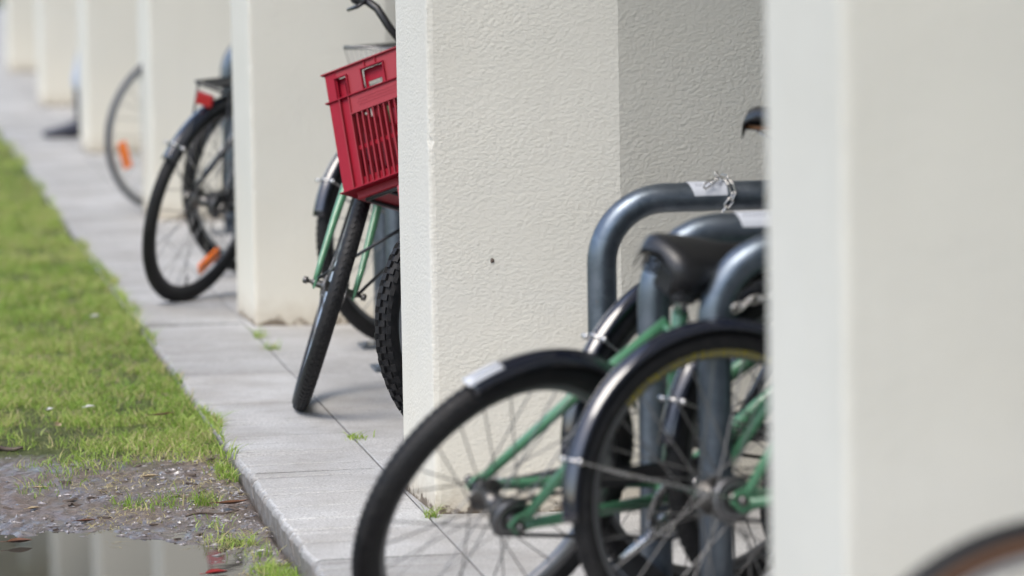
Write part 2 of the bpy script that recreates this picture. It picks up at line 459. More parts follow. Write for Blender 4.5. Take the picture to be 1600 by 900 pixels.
# ------------------------------------------------------------------ pavement
pv = MB().box((2.97, 17.0, -0.086), (3.36, 44.0, 0.16)).box((1.174, 17.0, -0.0875), (0.23, 44.0, 0.16))
pave = tag(pv.build("pavement", "joint"), kind="structure")
def edge_slab(y0, y1, dz, tilt, fine):
    n = 46 if fine else 10
    prof0 = [(0.012, -0.16), (0.004, -0.05), (0.0, -0.014), (0.004, -0.004), (0.012, 0.0)]
    x1 = JOINT_X - 0.0012
    vs, fs = [], []
    P = len(prof0) + 3
    chip = rng.random(n + 1)
    run = 0.0
    for i in range(n + 1):
        t = i / n; y = y0 + 0.003 + (y1 - y0 - 0.006) * t
        run = 0.6 * run + 0.4 * (rng.random() - 0.4)
        big = max(0, chip[i] - 0.80) * 0.075
        endc = 0.010 * math.exp(-min(t, 1 - t) * (y1 - y0) / 0.010)
        for (dx, dz_) in prof0:
            k = 1.0 if dz_ > -0.03 else 0.35
            x = EDGE_X + dx + (0.010 * run + big * (1 if dz_ > -0.02 else 0.3) + endc) * k + (rng.random() - 0.5) * 0.004
            zz = dz_ - (big * 0.35 if -0.03 < dz_ else 0) + (rng.random() - 0.5) * 0.0012
            if dz_ > -0.1: zz += dz * (1 + tilt * 0.0)
            vs.append((x, y, zz))
        hz = dz * (1 - tilt)
        vs.append((x1 - 0.003, y, hz)); vs.append((x1, y, hz - 0.003)); vs.append((x1, y, -0.16))
    for i in range(n):
        for k in range(P - 1):
            fs.append((i * P + k, (i + 1) * P + k, (i + 1) * P + k + 1, i * P + k + 1))
    fs.append(tuple(range(P))); fs.append(tuple(n * P + k for k in range(P - 1, -1, -1)))
    b = MB(); b.add(vs, fs, False)
    o = b.build("paving_slab", "granite", pave); fix_normals(o.data)
    return o
y = 12.04 - 0.6075 * 16
while y < 38:
    L = 0.6075 if y < 18 else 1.215
    dz, tl = (rng.random() - 0.5) * 0.003, 0.5
    if abs(y - 12.6475) < 0.02: dz, tl = 0.013, 0.9
    edge_slab(y, y + L, dz, tl, 7 < y < 16)
    y += L
slab_cache = {}
def inner_slab(x0, x1, y0, y1):
    key = (round(x1 - x0, 3), round(y1 - y0, 3))
    if key not in slab_cache:
        b = MB().box((0, 0, -0.08), (key[0] - 0.0036, key[1] - 0.004, 0.16))
        me = b.mesh("paving_slab"); bevel(me, 0.0012, 1); slab_cache[key] = me
    o = obj("paving_slab", slab_cache[key], "granite", pave)
    o.matrix_basis = Matrix.Translation(((x0 + x1) / 2, (y0 + y1) / 2, (rng.random() - 0.5) * 0.002)) @ Euler(((rng.random() - .5) * .003, (rng.random() - .5) * .003, 0)).to_matrix().to_4x4()
y = 8.90 - 0.594 * 11
while y < 38:
    L = 0.594 if y < 16.5 else 1.188
    for x0, x1 in ((JOINT_X, 2.235), (2.235, 3.135), (3.135, 4.6)):
        inner_slab(x0, x1, y, y + L)
    y += L

# ------------------------------------------------------------------ pillars, soffit, back wall
PIL = ["blurred cream pillar at the right edge, nearest the camera",
       "rough cream stucco pillar in sharp focus behind the galvanised hoops, splayed on its right",
       "smooth looking grey cream pillar just behind the bicycle with the red crate",
       "cream pillar beside the black bicycle wheel with the orange spoke reflector",
       "cream pillar hiding the person with the dark boot",
       "blurred pale pillar just beyond the person with the dark boot",
       "faint pale pillar at the far left, second beyond the person with the dark boot"]
pil_poly = [(0.0, 0.0), (0.418, -0.062), (0.95, 0.03), (0.95, 0.42), (-0.014, 0.375)]
def pillar(i):
    b = MB()
    n = len(pil_poly)
    # the arris nearest the camera is hand-finished: rounded, a little wavy, with small knocks
    H, K = 3.3, (170 if i in (1, 2) else 60)
    poly = [(0.0, 0.014), (0.0022, 0.0020), (0.014, -0.0021)] + pil_poly[1:]
    n = len(poly)
    zs = [-0.03 + (H + 0.03) * k / K for k in range(K + 1)]
    vs = []; run = 0.0
    for z in zs:
        run = 0.7 * run + 0.3 * (rng.random() - 0.5) * 0.004
        kn = 0.004 * rng.random() if rng.random() < 0.07 else 0.0
        for q, (px, py) in enumerate(poly):
            o_ = (run + kn) if q == 1 else 0.0
            vs.append((px + o_, py + o_, z))
    fs = []
    for k in range(K):
        for j in range(n):
            l = (j + 1) % n
            fs.append((k * n + j, k * n + l, (k + 1) * n + l, (k + 1) * n + j))
    fs.append(tuple(range(n - 1, -1, -1))); fs.append(tuple(K * n + j for j in range(n)))
    b.add(vs, fs, False)
    me = b.mesh("pillar"); bevel(me, 0.006, 2, 1.0)
    o = obj("pillar", me, "stucco", None, Matrix.Translation((ROW_X, ROW_Y0 + STEP * i, 0)))
    tag(o, PIL[i] if i < len(PIL) else "farthest pale pillar beyond the others", "pillar", "cream pillars of the colonnade")
for i in range(7): pillar(i)
chip_b = MB()
chip_b.add([(0.006 * math.cos(a) * (0.7 + 0.5 * random.random()), -0.0015 * (k % 2), 0.006 * math.sin(a) * (0.7 + 0.5 * random.random())) for k, a in enumerate([2 * math.pi * q / 9 for q in range(9)])] + [(0, -0.005, 0.001)],
           [(k, (k + 1) % 9, 9) for k in range(9)])
chip_b.build("mud_speck", "bark", [o_ for o_ in COL.objects if o_.name == "pillar.001"][0], Matrix.Translation((0.135, -0.0205, 0.565)))
b = MB().box((2.9, 18.5, 3.47), (3.8, 40.0, 0.34)); o = b.build("soffit", "concrete"); bevel(o.data, 0.01); tag(o, kind="structure")
b = MB().box((4.7, 18.5, 1.64), (0.2, 40.0, 3.28)); o = b.build("building_wall", "plinth"); bevel(o.data, 0.01); tag(o, kind="structure")

# ------------------------------------------------------------------ cycle hoops
def arc(c, r, a0, a1, n, plane='XZ'):
    out = []
    for i in range(n + 1):
        a = a0 + (a1 - a0) * i / n
        out.append(Vector((c[0] + r * math.cos(a), c[1], c[2] + r * math.sin(a))))
    return out
HOOP_R = 0.031
def hoop(x, y, label, h=0.775, wd=0.80, rc=0.135):
    t = thing("bike_hoop", label, "bike rack", Matrix.Translation((x, y, 0)), "galvanised cycle hoops")
    zt = h - HOOP_R
    pts = [Vector((0, 0, 0.008)), Vector((0, 0, 0.3)), Vector((0, 0, zt - rc - 0.01))]
    pts += arc((rc, 0, zt - rc), rc, math.pi, math.pi / 2, 14)
    pts += arc((wd - rc, 0, zt - rc), rc, math.pi / 2, 0, 14)
    pts += [Vector((wd, 0, 0.3)), Vector((wd, 0, 0.008))]
    MB().tube(pts, HOOP_R, 24).build("hoop_tube", "galv", t)
    for px in (0, wd):
        b = MB().box((px, 0, 0.005), (0.15, 0.11, 0.010)); o = b.build("base_plate", "galv", t); bevel(o.data, 0.002, 1)
        for sx in (-1, 1):
            MB().lathe([(0.0, 0.016), (0.007, 0.016), (0.009, 0.012), (0.009, 0.010), (0.0, 0.010)], 6, 'Z', (px + sx * 0.058, 0.0, 0), closed=False).build("bolt", "galv", t)
    return t
def sticker(h, x0, x1):
    """paper label wrapped over the top tube with a small line of print"""
    zt = 0.775 - HOOP_R
    b = MB(); n = 14; a0, a1 = R(62), R(172); vs = []; rr = HOOP_R + 0.0009
    for px in (x0, x1):
        for k in range(n + 1):
            a = a0 + (a1 - a0) * k / n
            sl = (k / n) * 0.018
            vs.append((px + (sl if px == x0 else 0.0), -0.0 + rr * math.cos(a), zt + rr * math.sin(a)))
    # outside faces
    vs = [(v[0], -abs(0) + v[1], v[2]) for v in vs]
    fs = [(k, k + 1, n + 1 + k + 1, n + 1 + k) for k in range(n)]
    b.add(vs, fs)
    o = b.build("hoop_sticker", "sticker", h); o.matrix_basis = Matrix.Translation((0, 0, 0))
    p = MB(); rr2 = rr + 0.0004
    for a in (R(118), R(128)):
        x = x0 + 0.022
        while x < x1 - 0.008:
            L = 0.003 + random.random() * 0.006
            q = []
            for da in (-R(2.2), R(2.2)):
                for xx in (x, min(x + L, x1 - 0.004)):
                    q.append((xx, rr2 * math.cos(a + da), zt + rr2 * math.sin(a + da)))
            p.add(q, [(0, 1, 3, 2)], False)
            x += L + 0.003
    p.build("sticker_print", "ink", o)
h1 = hoop(1.625, 8.32, "galvanised cycle hoop with a small chain looped over it, nearest the focused pillar")
h2 = hoop(1.590, 7.63, "galvanised cycle hoop with a white sticker, between two others in the front bay")
h3 = hoop(1.622, 7.243, "galvanised cycle hoop nearest the camera, bent tube cut off by the blurred pillar")
sticker(h1, 1.800 - 1.625, 1.888 - 1.625)
sticker(h2, 1.742 - 1.590, 1.842 - 1.590)
hoop(1.675, 11.94, "galvanised cycle hoop standing behind the green bicycle with the crate, post in view")
hoop(1.64, 11.42, "galvanised cycle hoop behind the knobbly tyre, only its base plate showing")
hoop(1.605, 15.6, "pale blurred cycle hoop in the bay of the black bicycle")

def link_mesh():
    b = MB(); pts = []
    for k in range(20):
        a = 2 * math.pi * k / 20
        x = 0.0060 * math.cos(a); z = 0.0045 * math.sin(a) + (0.0065 if math.sin(a) > 0 else -0.0065)
        pts.append((x, 0, z))
    b.tube(pts, 0.0017, 8, closed=True)
    return b.mesh("chain_link")
LINK = link_mesh()
def chain_thing(path, label, group=None):
    p0 = Vector(path[0])
    t = thing("lock_chain", label, "chain", Matrix.Translation(p0), group)
    P = [Vector(p) - p0 for p in path]
    d = [0]
    for a, b in zip(P, P[1:]): d.append(d[-1] + (b - a).length)
    s, k = 0.0, 0
    while s < d[-1]:
        i = max(j for j in range(len(d) - 1) if d[j] <= s)
        f = (s - d[i]) / max(1e-6, d[i + 1] - d[i]); q = P[i].lerp(P[i + 1], f); tg = (P[i + 1] - P[i]).normalized()
        rot = tg.to_track_quat('Z', 'X').to_matrix().to_4x4() @ Matrix.Rotation((math.pi / 2) * (k % 2) + (random.random() - .5) * 0.7, 4, 'Z')
        obj("link", LINK, "zinc", t, Matrix.Translation(q) @ rot)
        s += 0.0175; k += 1
pth = []
for k in range(15):
    a = R(215 - 250 * k / 14)
    rr = HOOP_R + 0.0055
    pth.append((1.872 + 0.030 * k / 14 - 0.012 * math.sin(k * 1.3), 8.32 - rr * math.cos(a - math.pi) * 1.0 * -1 if False else 8.32 + rr * math.cos(a), 0.744 + rr * math.sin(a)))
pth += [(1.888, 8.278, 0.708), (1.874, 8.282, 0.690)]
pth = pth[::1]
chain_thing([(1.868, 8.30, 0.790), (1.878, 8.318, 0.784), (1.888, 8.30, 0.783), (1.895, 8.283, 0.767), (1.899, 8.280, 0.752), (1.893, 8.280, 0.738), (1.884, 8.281, 0.727), (1.877, 8.284, 0.716)][0:8], "short silver chain looped over the top of the farthest front hoop")
chain_thing([(1.845, 8.285, 0.772), (1.857, 8.29, 0.778), (1.868, 8.30, 0.781)], "loose silver chain end lying on the hoop beside its sticker")
chain_thing([(1.638, 7.12, 0.652), (1.655, 7.12, 0.660), (1.68, 7.12, 0.668), (1.73, 7.12, 0.674)], "silver chain slung above the mudguard of the bicycle with yellow rim lettering")

# ------------------------------------------------------------------ bicycles
def ring_mesh(Rw, r, nu=96, nv=14, squash=1.0):
    prof = [(Rw - r + r * math.cos(2 * math.pi * k / nv), r * squash * math.sin(2 * math.pi * k / nv)) for k in range(nv)]
    return MB().lathe(prof, nu, 'Y')
def unit_spoke():
    return MB().tube([(0, 0, 0), (0, 0, 1)], 1.0, 5).mesh("spoke")
SPOKE = unit_spoke()
def wheel(parent, Rw, r, rim="rim_dark", mw=None, spokes=28, individual=True, refl=None, knobs=False, gum=False, lettering=False, hubr=0.019, tyre_m="rubber", case=False):
    Rr = Rw - 2 * r + 0.004
    b = MB()
    w2 = r * 0.62
    b.lathe([(Rr + 0.006, -w2), (Rr + 0.001, -w2), (Rr - 0.008, -w2 * 0.85), (Rr - 0.016, -w2 * 0.3), (Rr - 0.016, w2 * 0.3), (Rr - 0.008, w2 * 0.85), (Rr + 0.001, w2), (Rr + 0.006, w2)], 96, 'Y')
    wh = b.build("wheel", rim, parent, mw); fix_normals(wh.data)
    ty = ring_mesh(Rw, r).build("tyre", [tyre_m, "rubber_gum"], wh)
    if gum:
        for p in ty.data.polygons:
            c = p.center; rad = math.hypot(c.x, c.z)
            if rad < Rw - r * 0.62: p.material_index = 1
    # shallow tread ribs on the running surface
    if knobs:
        k = MB()
        n = 66
        for i in range(n):
            a = 2 * math.pi * i / n
            for row, (ph, th, sx, sy, sz) in enumerate(((0.0, 0.0, 0.017, 0.014, 0.0045), (0.5, 0.52, 0.015, 0.011, 0.0045), (0.5, -0.52, 0.015, 0.011, 0.0045), (0.0, 1.0, 0.018, 0.010, 0.004), (0.0, -1.0, 0.018, 0.010, 0.004))):
                aa = a + ph * 2 * math.pi / n + (random.random() - .5) * 0.004
                rr = Rw - r + (r + 0.0015) * math.cos(th); yy = (r + 0.0015) * math.sin(th)
                rot = Matrix.Rotation(-aa + math.pi / 2, 3, 'Y') @ Matrix.Rotation(-th, 3, 'X')
                k.box((rr * math.cos(aa), yy, rr * math.sin(aa)), (sx, sy, sz * 2), rot)
        tag(k.build("tyre_tread", "rubber", wh), kind="stuff")
    else:
        k = MB()
        n = 110
        for i in range(n):
            a = 2 * math.pi * i / n
            for th in (-0.42, 0.42):
                rr = Rw - r + (r + 0.0002) * math.cos(th); yy = (r + 0.0002) * math.sin(th)
                rot = Matrix.Rotation(-a + math.pi / 2, 3, 'Y') @ Matrix.Rotation(-th, 3, 'X') @ Matrix.Rotation(0.5 * (1 if th > 0 else -1), 3, 'Z')
                k.box((rr * math.cos(a), yy, rr * math.sin(a)), (0.011, 0.012, 0.0022), rot)
        tag(k.build("tyre_tread", tyre_m, wh), kind="stuff")
    h = MB().lathe([(0.006, -0.062), (hubr * .55, -0.058), (hubr * .55, -0.036), (hubr + .010, -0.033), (hubr + .010, -0.029), (hubr * .75, -0.024), (hubr * .75, 0.024), (hubr + .010, 0.029), (hubr + .010, 0.033), (hubr * .55, 0.036), (hubr * .55, 0.058), (0.006, 0.062)], 20, 'Y', closed=False)
    h.tube([(0, -0.085, 0), (0, 0.085, 0)], 0.005, 8)
    for sg in (-1, 1):
        h.lathe([(0.0, sg * 0.088), (0.009, sg * 0.086), (0.010, sg * 0.074), (0.0, sg * 0.074)], 8, 'Y', closed=False)
    hb = h.build("hub", "hub_alloy", wh); fix_normals(hb.data)
    js = MB()
    for i in range(spokes):
        a = 2 * math.pi * i / spokes
        side = 1 if i % 2 else -1
        off = R(62) * (1 if (i // 2) % 2 else -1)
        p0 = Vector(((hubr + .008) * math.cos(a + off), side * 0.031, (hubr + .008) * math.sin(a + off)))
        p1 = Vector(((Rr - 0.012) * math.cos(a), side * 0.002, (Rr - 0.012) * math.sin(a)))
        if individual:
            q = (p1 - p0)
            mtx = Matrix.Translation(p0) @ q.to_track_quat('Z', 'Y').to_matrix().to_4x4() @ Matrix.Diagonal((0.0015, 0.0015, q.length, 1))
            obj("spoke", SPOKE, "spoke", wh, mtx)
        else:
            js.tube([p0, p1], 0.00125, 5)
    if not individual:
        tag(js.build("spokes_set", "spoke", wh), kind="stuff")
    # valve
    MB().tube([(0, 0, -(Rr - 0.012)), (0, 0, -(Rr - 0.05))], 0.003, 6).build("valve", "plastic_black", wh)
    for (ang, col) in (refl or []):
        a = R(ang); rm = Rr * 0.80
        b = MB(); rot = Matrix.Rotation(-a + math.pi / 2, 3, 'Y')
        b.box((rm * math.cos(a), 0, rm * math.sin(a)), (0.115, 0.012, 0.040), rot)
        o = b.build("spoke_reflector", col, wh); bevel(o.data, 0.004, 2)
    if lettering:
        # worn block lettering printed round the rim's flank
        b = MB()
        a = R(52)
        while a < R(136):
            wdt = R(1.1 + random.random() * 1.7)
            bars = [(0, 1, 0.0, 0.25), (0, 1, 0.75, 1.0), (0, 0.3, 0, 1), (0.7, 1, 0, 1), (0, 1, 0.4, 0.62)]
            for (u0, u1, v0, v1) in random.sample(bars, 3):
                for sg in (-1, 1):
                    q = []
                    for (uu, vv) in ((u0, v0), (u1, v0), (u1, v1), (u0, v1)):
                        aa = a + wdt * uu
                        rad = Rr - 0.009 + 0.013 * vv - 0.001
                        yy = w2 * (1.0 if rad > Rr + 0.001 else 0.85 + 0.15 * (rad - (Rr - 0.008)) / 0.009) + 0.0012
                        q.append((rad * math.cos(aa), sg * yy, rad * math.sin(aa)))
                    b.add(q, [(0, 1, 2, 3)], False)
            a += wdt + R(1.3)
        b.build("rim_lettering", "yellow", wh)
    return wh

def guard(parent, Rw, a0, a1, mw, m_="guard", width=0.052, stay=True, axle_y=0.07, staya=None, gap=0.012, glint=False):
    b = MB(); n = 40; vs = []
    prof = []
    for k in range(9):
        yy = (k / 8 - .5) * width
        prof.append((Rw + gap + 0.008 - 26.0 * yy * yy, yy))
    for k in range(8, -1, -1):
        yy = (k / 8 - .5) * (width - 0.003)
        prof.append((Rw + gap + 0.0062 - 26.0 * yy * yy, yy))
    b.lathe(prof, n, 'Y', a0=R(a0), a1=R(a1))
    g = b.build("mudguard", m_, parent, mw); fix_normals(g.data)
    # raised centre bead
    bd = [((Rw + gap + 0.0082) * math.cos(R(a0 + (a1 - a0) * i / 40)), 0, (Rw + gap + 0.0082) * math.sin(R(a0 + (a1 - a0) * i / 40))) for i in range(1, 40)]
    MB().tube(bd, 0.0022, 6).build("mudguard_bead", m_, g)
    if glint:  # added pale strip painting the bright sky reflection on the guard's end
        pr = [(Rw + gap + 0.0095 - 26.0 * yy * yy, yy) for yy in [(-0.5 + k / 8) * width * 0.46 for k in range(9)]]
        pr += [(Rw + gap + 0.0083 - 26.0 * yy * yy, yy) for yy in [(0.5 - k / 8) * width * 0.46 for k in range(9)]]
        cp = MB(); cp.lathe(pr, 10, 'Y', a0=R(a1 - 13), a1=R(a1 + 0.4)); cp = cp.build("mudguard_glint", "glint_white", g); fix_normals(cp.data)
    if stay:
        for ang in (staya or [a1 - 16]):
            a = R(ang)
            bb = MB()
            for sg in (-1, 1):
                rr = Rw + gap + 0.004
                p = Vector((rr * math.cos(a), sg * (width / 2 + 0.001), rr * math.sin(a)))
                bb.tube([(0, sg * axle_y, 0), p * 0.55 + Vector((0, sg * 0.030, 0)), p * 0.98, p], 0.0026, 6)
            bb.tube([((Rw + gap + 0.004 - 26 * yy * yy + 0.007) * math.cos(a), yy, (Rw + gap + 0.004 - 26 * yy * yy + 0.007) * math.sin(a)) for yy in [(-0.5 + k / 10) * width * 1.05 for k in range(11)]], 0.0035, 6)
            bb.build("mudguard_stay", "chrome", g)
            for sg in (-1, 1):
                rr = Rw + gap
                MB().lathe([(0, -0.007), (0.006, -0.006), (0.006, 0.006), (0, 0.007)], 8, 'Y', (rr * math.cos(a), sg * (width / 2 + 0.006), rr * math.sin(a)), closed=False).build("stay_bolt", "chrome", g)
    return g

def saddle(parent, mw, m_="saddle", under=None, L=0.27, wd=0.155, extra=0.0):
    # lofted top shell: sections from tail (x=0) to nose (x=L)
    secs = []
    N = 16
    for i in range(N + 1):
        t = i / N
        hw = wd / 2 * (0.70 + 0.30 * math.sin(min(1, t / 0.16) * math.pi / 2)) if t < 0.16 else wd / 2 * (1 - 0.76 * (1 / (1 + math.exp(-(t - 0.50) * 11))))
        if t > 0.93: hw *= math.sqrt(max(0.05, 1 - ((t - 0.93) / 0.075) ** 2))
        zt = 0.030 * (1 - t) ** 2 + 0.006 * math.sin(t * math.pi) - (0.012 * ((t - 0.9) / 0.1) ** 2 if t > 0.9 else 0) - (0.018 * (1 - t / 0.07) ** 2 if t < 0.07 else 0)
        drop = 0.050 - 0.012 * t + extra * (1 - t)
        secs.append((t * L, hw, zt, drop))
    K = 12; vs = []; fs = []
    for (x, hw, zt, dr) in secs:
        for k in range(K + 1):
            a = math.pi * k / K
            c_, s_ = math.cos(a), math.sin(a)
            vs.append((x, -hw * (abs(c_) ** 0.75) * (1 if c_ > 0 else -1), zt - dr + dr * (s_ ** 0.55)))
        for k in range(K, -1, -1):
            a = math.pi * k / K
            c_, s_ = math.cos(a), math.sin(a)
            vs.append((x, -hw * 0.93 * (abs(c_) ** 0.75) * (1 if c_ > 0 else -1), zt - dr + (dr - 0.008) * (s_ ** 0.55) * 0.9))
    P = 2 * (K + 1)
    for i in range(N):
        for k in range(P):
            l = (k + 1) % P
            fs.append((i * P + k, i * P + l, (i + 1) * P + l, (i + 1) * P + k))
    fs.append(tuple(range(P - 1, -1, -1))); fs.append(tuple(N * P + k for k in range(P)))
    b = MB(); b.add(vs, fs)
    s = b.build("saddle", m_, parent, mw); fix_normals(s.data)
    u = MB()
    u.add([(0.012, -wd * .40, -0.012), (0.012, wd * .40, -0.012), (L * .45, wd * .30, -0.016), (L * .9, 0.012, -0.020), (L * .9, -0.012, -0.020), (L * .45, -wd * .30, -0.016),
           (0.012, -wd * .40, -0.018), (0.012, wd * .40, -0.018), (L * .45, wd * .30, -0.022), (L * .9, 0.012, -0.026), (L * .9, -0.012, -0.026), (L * .45, -wd * .30, -0.022)],
          [(0, 1, 2, 3, 4, 5), (11, 10, 9, 8, 7, 6)] + [(i, i + 6, (i + 1) % 6 + 6, (i + 1) % 6) for i in range(6)], False)
    u.build("saddle_pan", under or "plastic_black", s)
    r_ = MB()
    for sg in (-1, 1):
        r_.tube([(0.03, sg * 0.045, -0.022), (0.07, sg * 0.026, -0.052), (0.17, sg * 0.022, -0.052), (0.245, sg * 0.010, -0.026)], 0.0036, 6)
    r_.build("saddle_rail", "chrome", s)
    if extra:
        for sg in (-1, 1):
            b = MB(); b.tube([(0.045 + 0.016 * math.cos(k * 0.9), sg * 0.055 + 0.016 * math.sin(k * 0.9), -0.020 - 0.0016 * k) for k in range(30)], 0.0028, 5)
            b.build("saddle_spring", "plastic_black", s)
        b = MB().box((0.11, 0, -0.060), (0.13, 0.075, 0.05)); o = b.build("saddle_clamp", "plastic_black", s); bevel(o.data, 0.008, 2)
    return s

DIR = Vector((-0.33, 0, 0.944)).normalized()
def bike(label, M_root, Rw=0.335, r=0.021, paint="green", rim="rim_dark", guards=None, front_guard=True, rack=False, front_local=None, steer=0.0, seat_h=0.93,
         refl=None, frefl=None, knobs=False, gum=False, lettering=False, saddle_under=None, stay_angles=None, mixte=False, vis="rear", bars=True, Lw=1.03, bar_scale=1.0, stay=True, sw=0.155, sdrop=0.0, bar_up=0.0, tyre_m="rubber", case=False, crank_ang=200, hubr=0.019, guard_gap=0.012):
    t = thing("bicycle", label, "bicycle", M_root, "bicycles parked in the bays")
    T = Matrix.Translation
    ax = Vector((0, 0, Rw))
    FL = front_local
    if FL is None:
        p0 = Vector((-0.047, 0, Rw - 0.0165))
        FL = T((Lw, 0, 0)) @ T(p0) @ Matrix.Rotation(R(steer), 4, DIR) @ T(-p0)
    P0 = Vector((-0.047, 0, Rw - 0.0165))
    crown = P0 + DIR * (Rw + 0.045); hb = FL @ (P0 + DIR * (Rw + 0.07)); ht = FL @ (P0 + DIR * (Rw + (0.23 if not mixte else 0.20)))
    cl = Vector((0.315, 0, Rw + 0.365)); bb = Vector((0.445, 0, 0.285))
    sdir = (cl - bb).normalized()
    b = MB()
    b.tube([bb, cl + sdir * 0.02], 0.0150, 14)
    b.tube([hb, ht], 0.018, 14)
    if mixte:
        b.tube([bb + Vector((0, 0, 0.0)), hb.lerp(ht, 0.15)], 0.016, 14)
        b.tube([bb.lerp(cl, 0.45), hb.lerp(ht, 0.7)], 0.0145, 14)
    else:
        b.tube([bb, hb.lerp(ht, 0.12)], 0.0165, 14)
        b.tube([cl, hb.lerp(ht, 0.85)], 0.0145, 14)
    b.tube([bb + Vector((0, -0.036, 0)), bb + Vector((0, 0.036, 0))], 0.021, 16)
    for sg in (-1, 1):
        b.tube([ax + Vector((0.018, sg * 0.066, 0.012)), ax.lerp(cl, 0.5) + Vector((0, sg * 0.046, 0)), cl + Vector((-0.012, sg * 0.018, -0.012))], [0.0095, 0.0115, 0.0105], 10)
        b.tube([ax + Vector((0.02, sg * 0.066, -0.006)), ax.lerp(bb, 0.5) + Vector((0, sg * 0.050, 0)), bb + Vector((-0.01, sg * 0.026, 0))], [0.0095, 0.0125, 0.0125], 10)
        b.add([ax + Vector(v) for v in ((-0.018, sg * 0.063, -0.004), (-0.006, sg * 0.063, 0.016), (0.034, sg * 0.063, 0.030), (0.040, sg * 0.063, -0.016), (0.004, sg * 0.063, -0.024),
               (-0.018, sg * 0.069, -0.004), (-0.006, sg * 0.069, 0.016), (0.034, sg * 0.069, 0.030), (0.040, sg * 0.069, -0.016), (0.004, sg * 0.069, -0.024))],
              [(0, 1, 2, 3, 4), (9, 8, 7, 6, 5)] + [(i, i + 5, (i + 1) % 5 + 5, (i + 1) % 5) for i in range(5)], False)
    b.tube([cl + Vector((-0.02, -0.02, -0.02)), cl + Vector((-0.02, 0.02, -0.02))], 0.007, 8)
    fr = b.build("frame", paint, t); fix_normals(fr.data)
    # seat post and saddle
    st = cl + sdir * ((seat_h - 0.055 - cl.z) / sdir.z)
    MB().tube([cl, st], 0.0127, 12).build("seat_post", "chrome", t)
    saddle(t, T(st + Vector((-0.125 + (0.045 if sdrop else 0), 0, 0.052))), "saddle", saddle_under, wd=sw, extra=sdrop)
    # wheels
    wheel(t, Rw, r, rim, T(ax), individual=(vis == "rear"), refl=refl, knobs=knobs, gum=gum, lettering=lettering, hubr=hubr + 0.006, tyre_m=tyre_m)
    wheel(t, Rw, r, rim, FL @ T(ax), individual=(vis == "front"), refl=frefl, knobs=knobs, gum=gum, tyre_m=tyre_m)
    # fork
    f = MB()
    for sg in (-1, 1):
        f.tube([ax + Vector((0, sg * 0.054, 0)), ax + Vector((-0.028, sg * 0.055, 0.055)), ax.lerp(crown, 0.5) + Vector((-0.012, sg * 0.052, 0)), crown + Vector((0, sg * 0.045, -0.01)), crown + Vector((0, sg * 0.018, 0.012))], [0.0075, 0.0085, 0.011, 0.013, 0.013], 12)
        f.box(ax + Vector((0, sg * 0.054, 0)), (0.022, 0.006, 0.030))
    f.tube([crown + Vector((0, -0.02, 0.012)), crown + Vector((0, 0.02, 0.012))], 0.016, 10)
    f.build("fork", paint, t, FL)
    # stem, bars
    top = P0 + DIR * (Rw + 0.30)
    s = MB(); s.tube([P0 + DIR * (Rw + 0.20), top, top + Vector((0.05, 0, 0.012 + bar_up))], [0.011, 0.012, 0.014], 10); s.build("stem", "chrome", t, FL)
    hbm = MB(); c0 = top + Vector((0.055, 0, 0.012 + bar_up))
    half = [(0, 0, 0), (0.004, 0.05, 0.002), (0.018, 0.11, 0.03), (0.0, 0.19, 0.075), (-0.06, 0.255, 0.088), (-0.13, 0.285, 0.086), (-0.21, 0.30, 0.080)]
    half = [(a_ * bar_scale, b_ * bar_scale, c_ * (0.6 + 0.4 * bar_scale)) for a_, b_, c_ in half]
    pts = [c0 + Vector((x, -y_, z)) for x, y_, z in half[:0:-1]] + [c0 + Vector(h_) for h_ in half]
    hbm.tube(pts, 0.0111, 10)
    hd = hbm.build("handlebar", "chrome" if not mixte else "plastic_black", t, FL)
    for sg in (-1, 1):
        q = [c0 + Vector((half[k][0], sg * half[k][1], half[k][2])) for k in (5, 6)]
        MB().tube([q[0], q[1], q[1] + (q[1] - q[0]).normalized() * 0.008], [0.0165, 0.0165, 0.013], 12).build("grip", "rubber_dark", hd)
        MB().tube([q[0] + Vector((0.05, -sg * 0.02, 0)), q[0] + Vector((0.07, 0, -0.02)), q[1] + Vector((0.02, sg * 0.012, -0.035))], [0.007, 0.006, 0.0045], 6).build("brake_lever", "plastic_black", hd)
    # drivetrain (right-hand side is -y)
    c = MB(); c.lathe([(0.062, -0.050), (0.085, -0.050), (0.087, -0.047), (0.085, -0.044), (0.062, -0.044)], 40, 'Y', bb)
    for k in range(5):
        a = 2 * math.pi * k / 5; c.tube([bb + Vector((0, -0.047, 0)), bb + Vector((0.066 * math.cos(a), -0.047, 0.066 * math.sin(a)))], 0.006, 6)
    ck = R(crank_ang)
    for sg, aa in ((-1, ck), (1, ck + math.pi)):
        e = bb + Vector((0.168 * math.cos(aa), sg * 0.072, 0.168 * math.sin(aa)))
        c.tube([bb + Vector((0, sg * 0.055, 0)), e], [0.012, 0.009], 8)
    cr = c.build("crank", "chrome", t)
    for sg, aa in ((-1, ck), (1, ck + math.pi)):
        e = bb + Vector((0.168 * math.cos(aa), sg * 0.115, 0.168 * math.sin(aa)))
        p = MB().box(e, (0.085, 0.075, 0.024)); o = p.build("pedal", "plastic_black", cr); bevel(o.data, 0.005, 2)
    spr = ax + Vector((0, -0.047, 0)); rc, rs = 0.086, 0.036
    loop = []
    for k in range(13):
        a = R(-84 + 168 * k / 12); loop.append(bb + Vector((rc * math.cos(a), -0.047, rc * math.sin(a))))
    for k in range(9):
        a = R(96 + 168 * k / 8); loop.append(spr + Vector((rs * math.cos(a), 0, rs * math.sin(a))))
    MB().tube(loop, 0.0042, 6, closed=True).build("drive_chain", "rim_black", t)
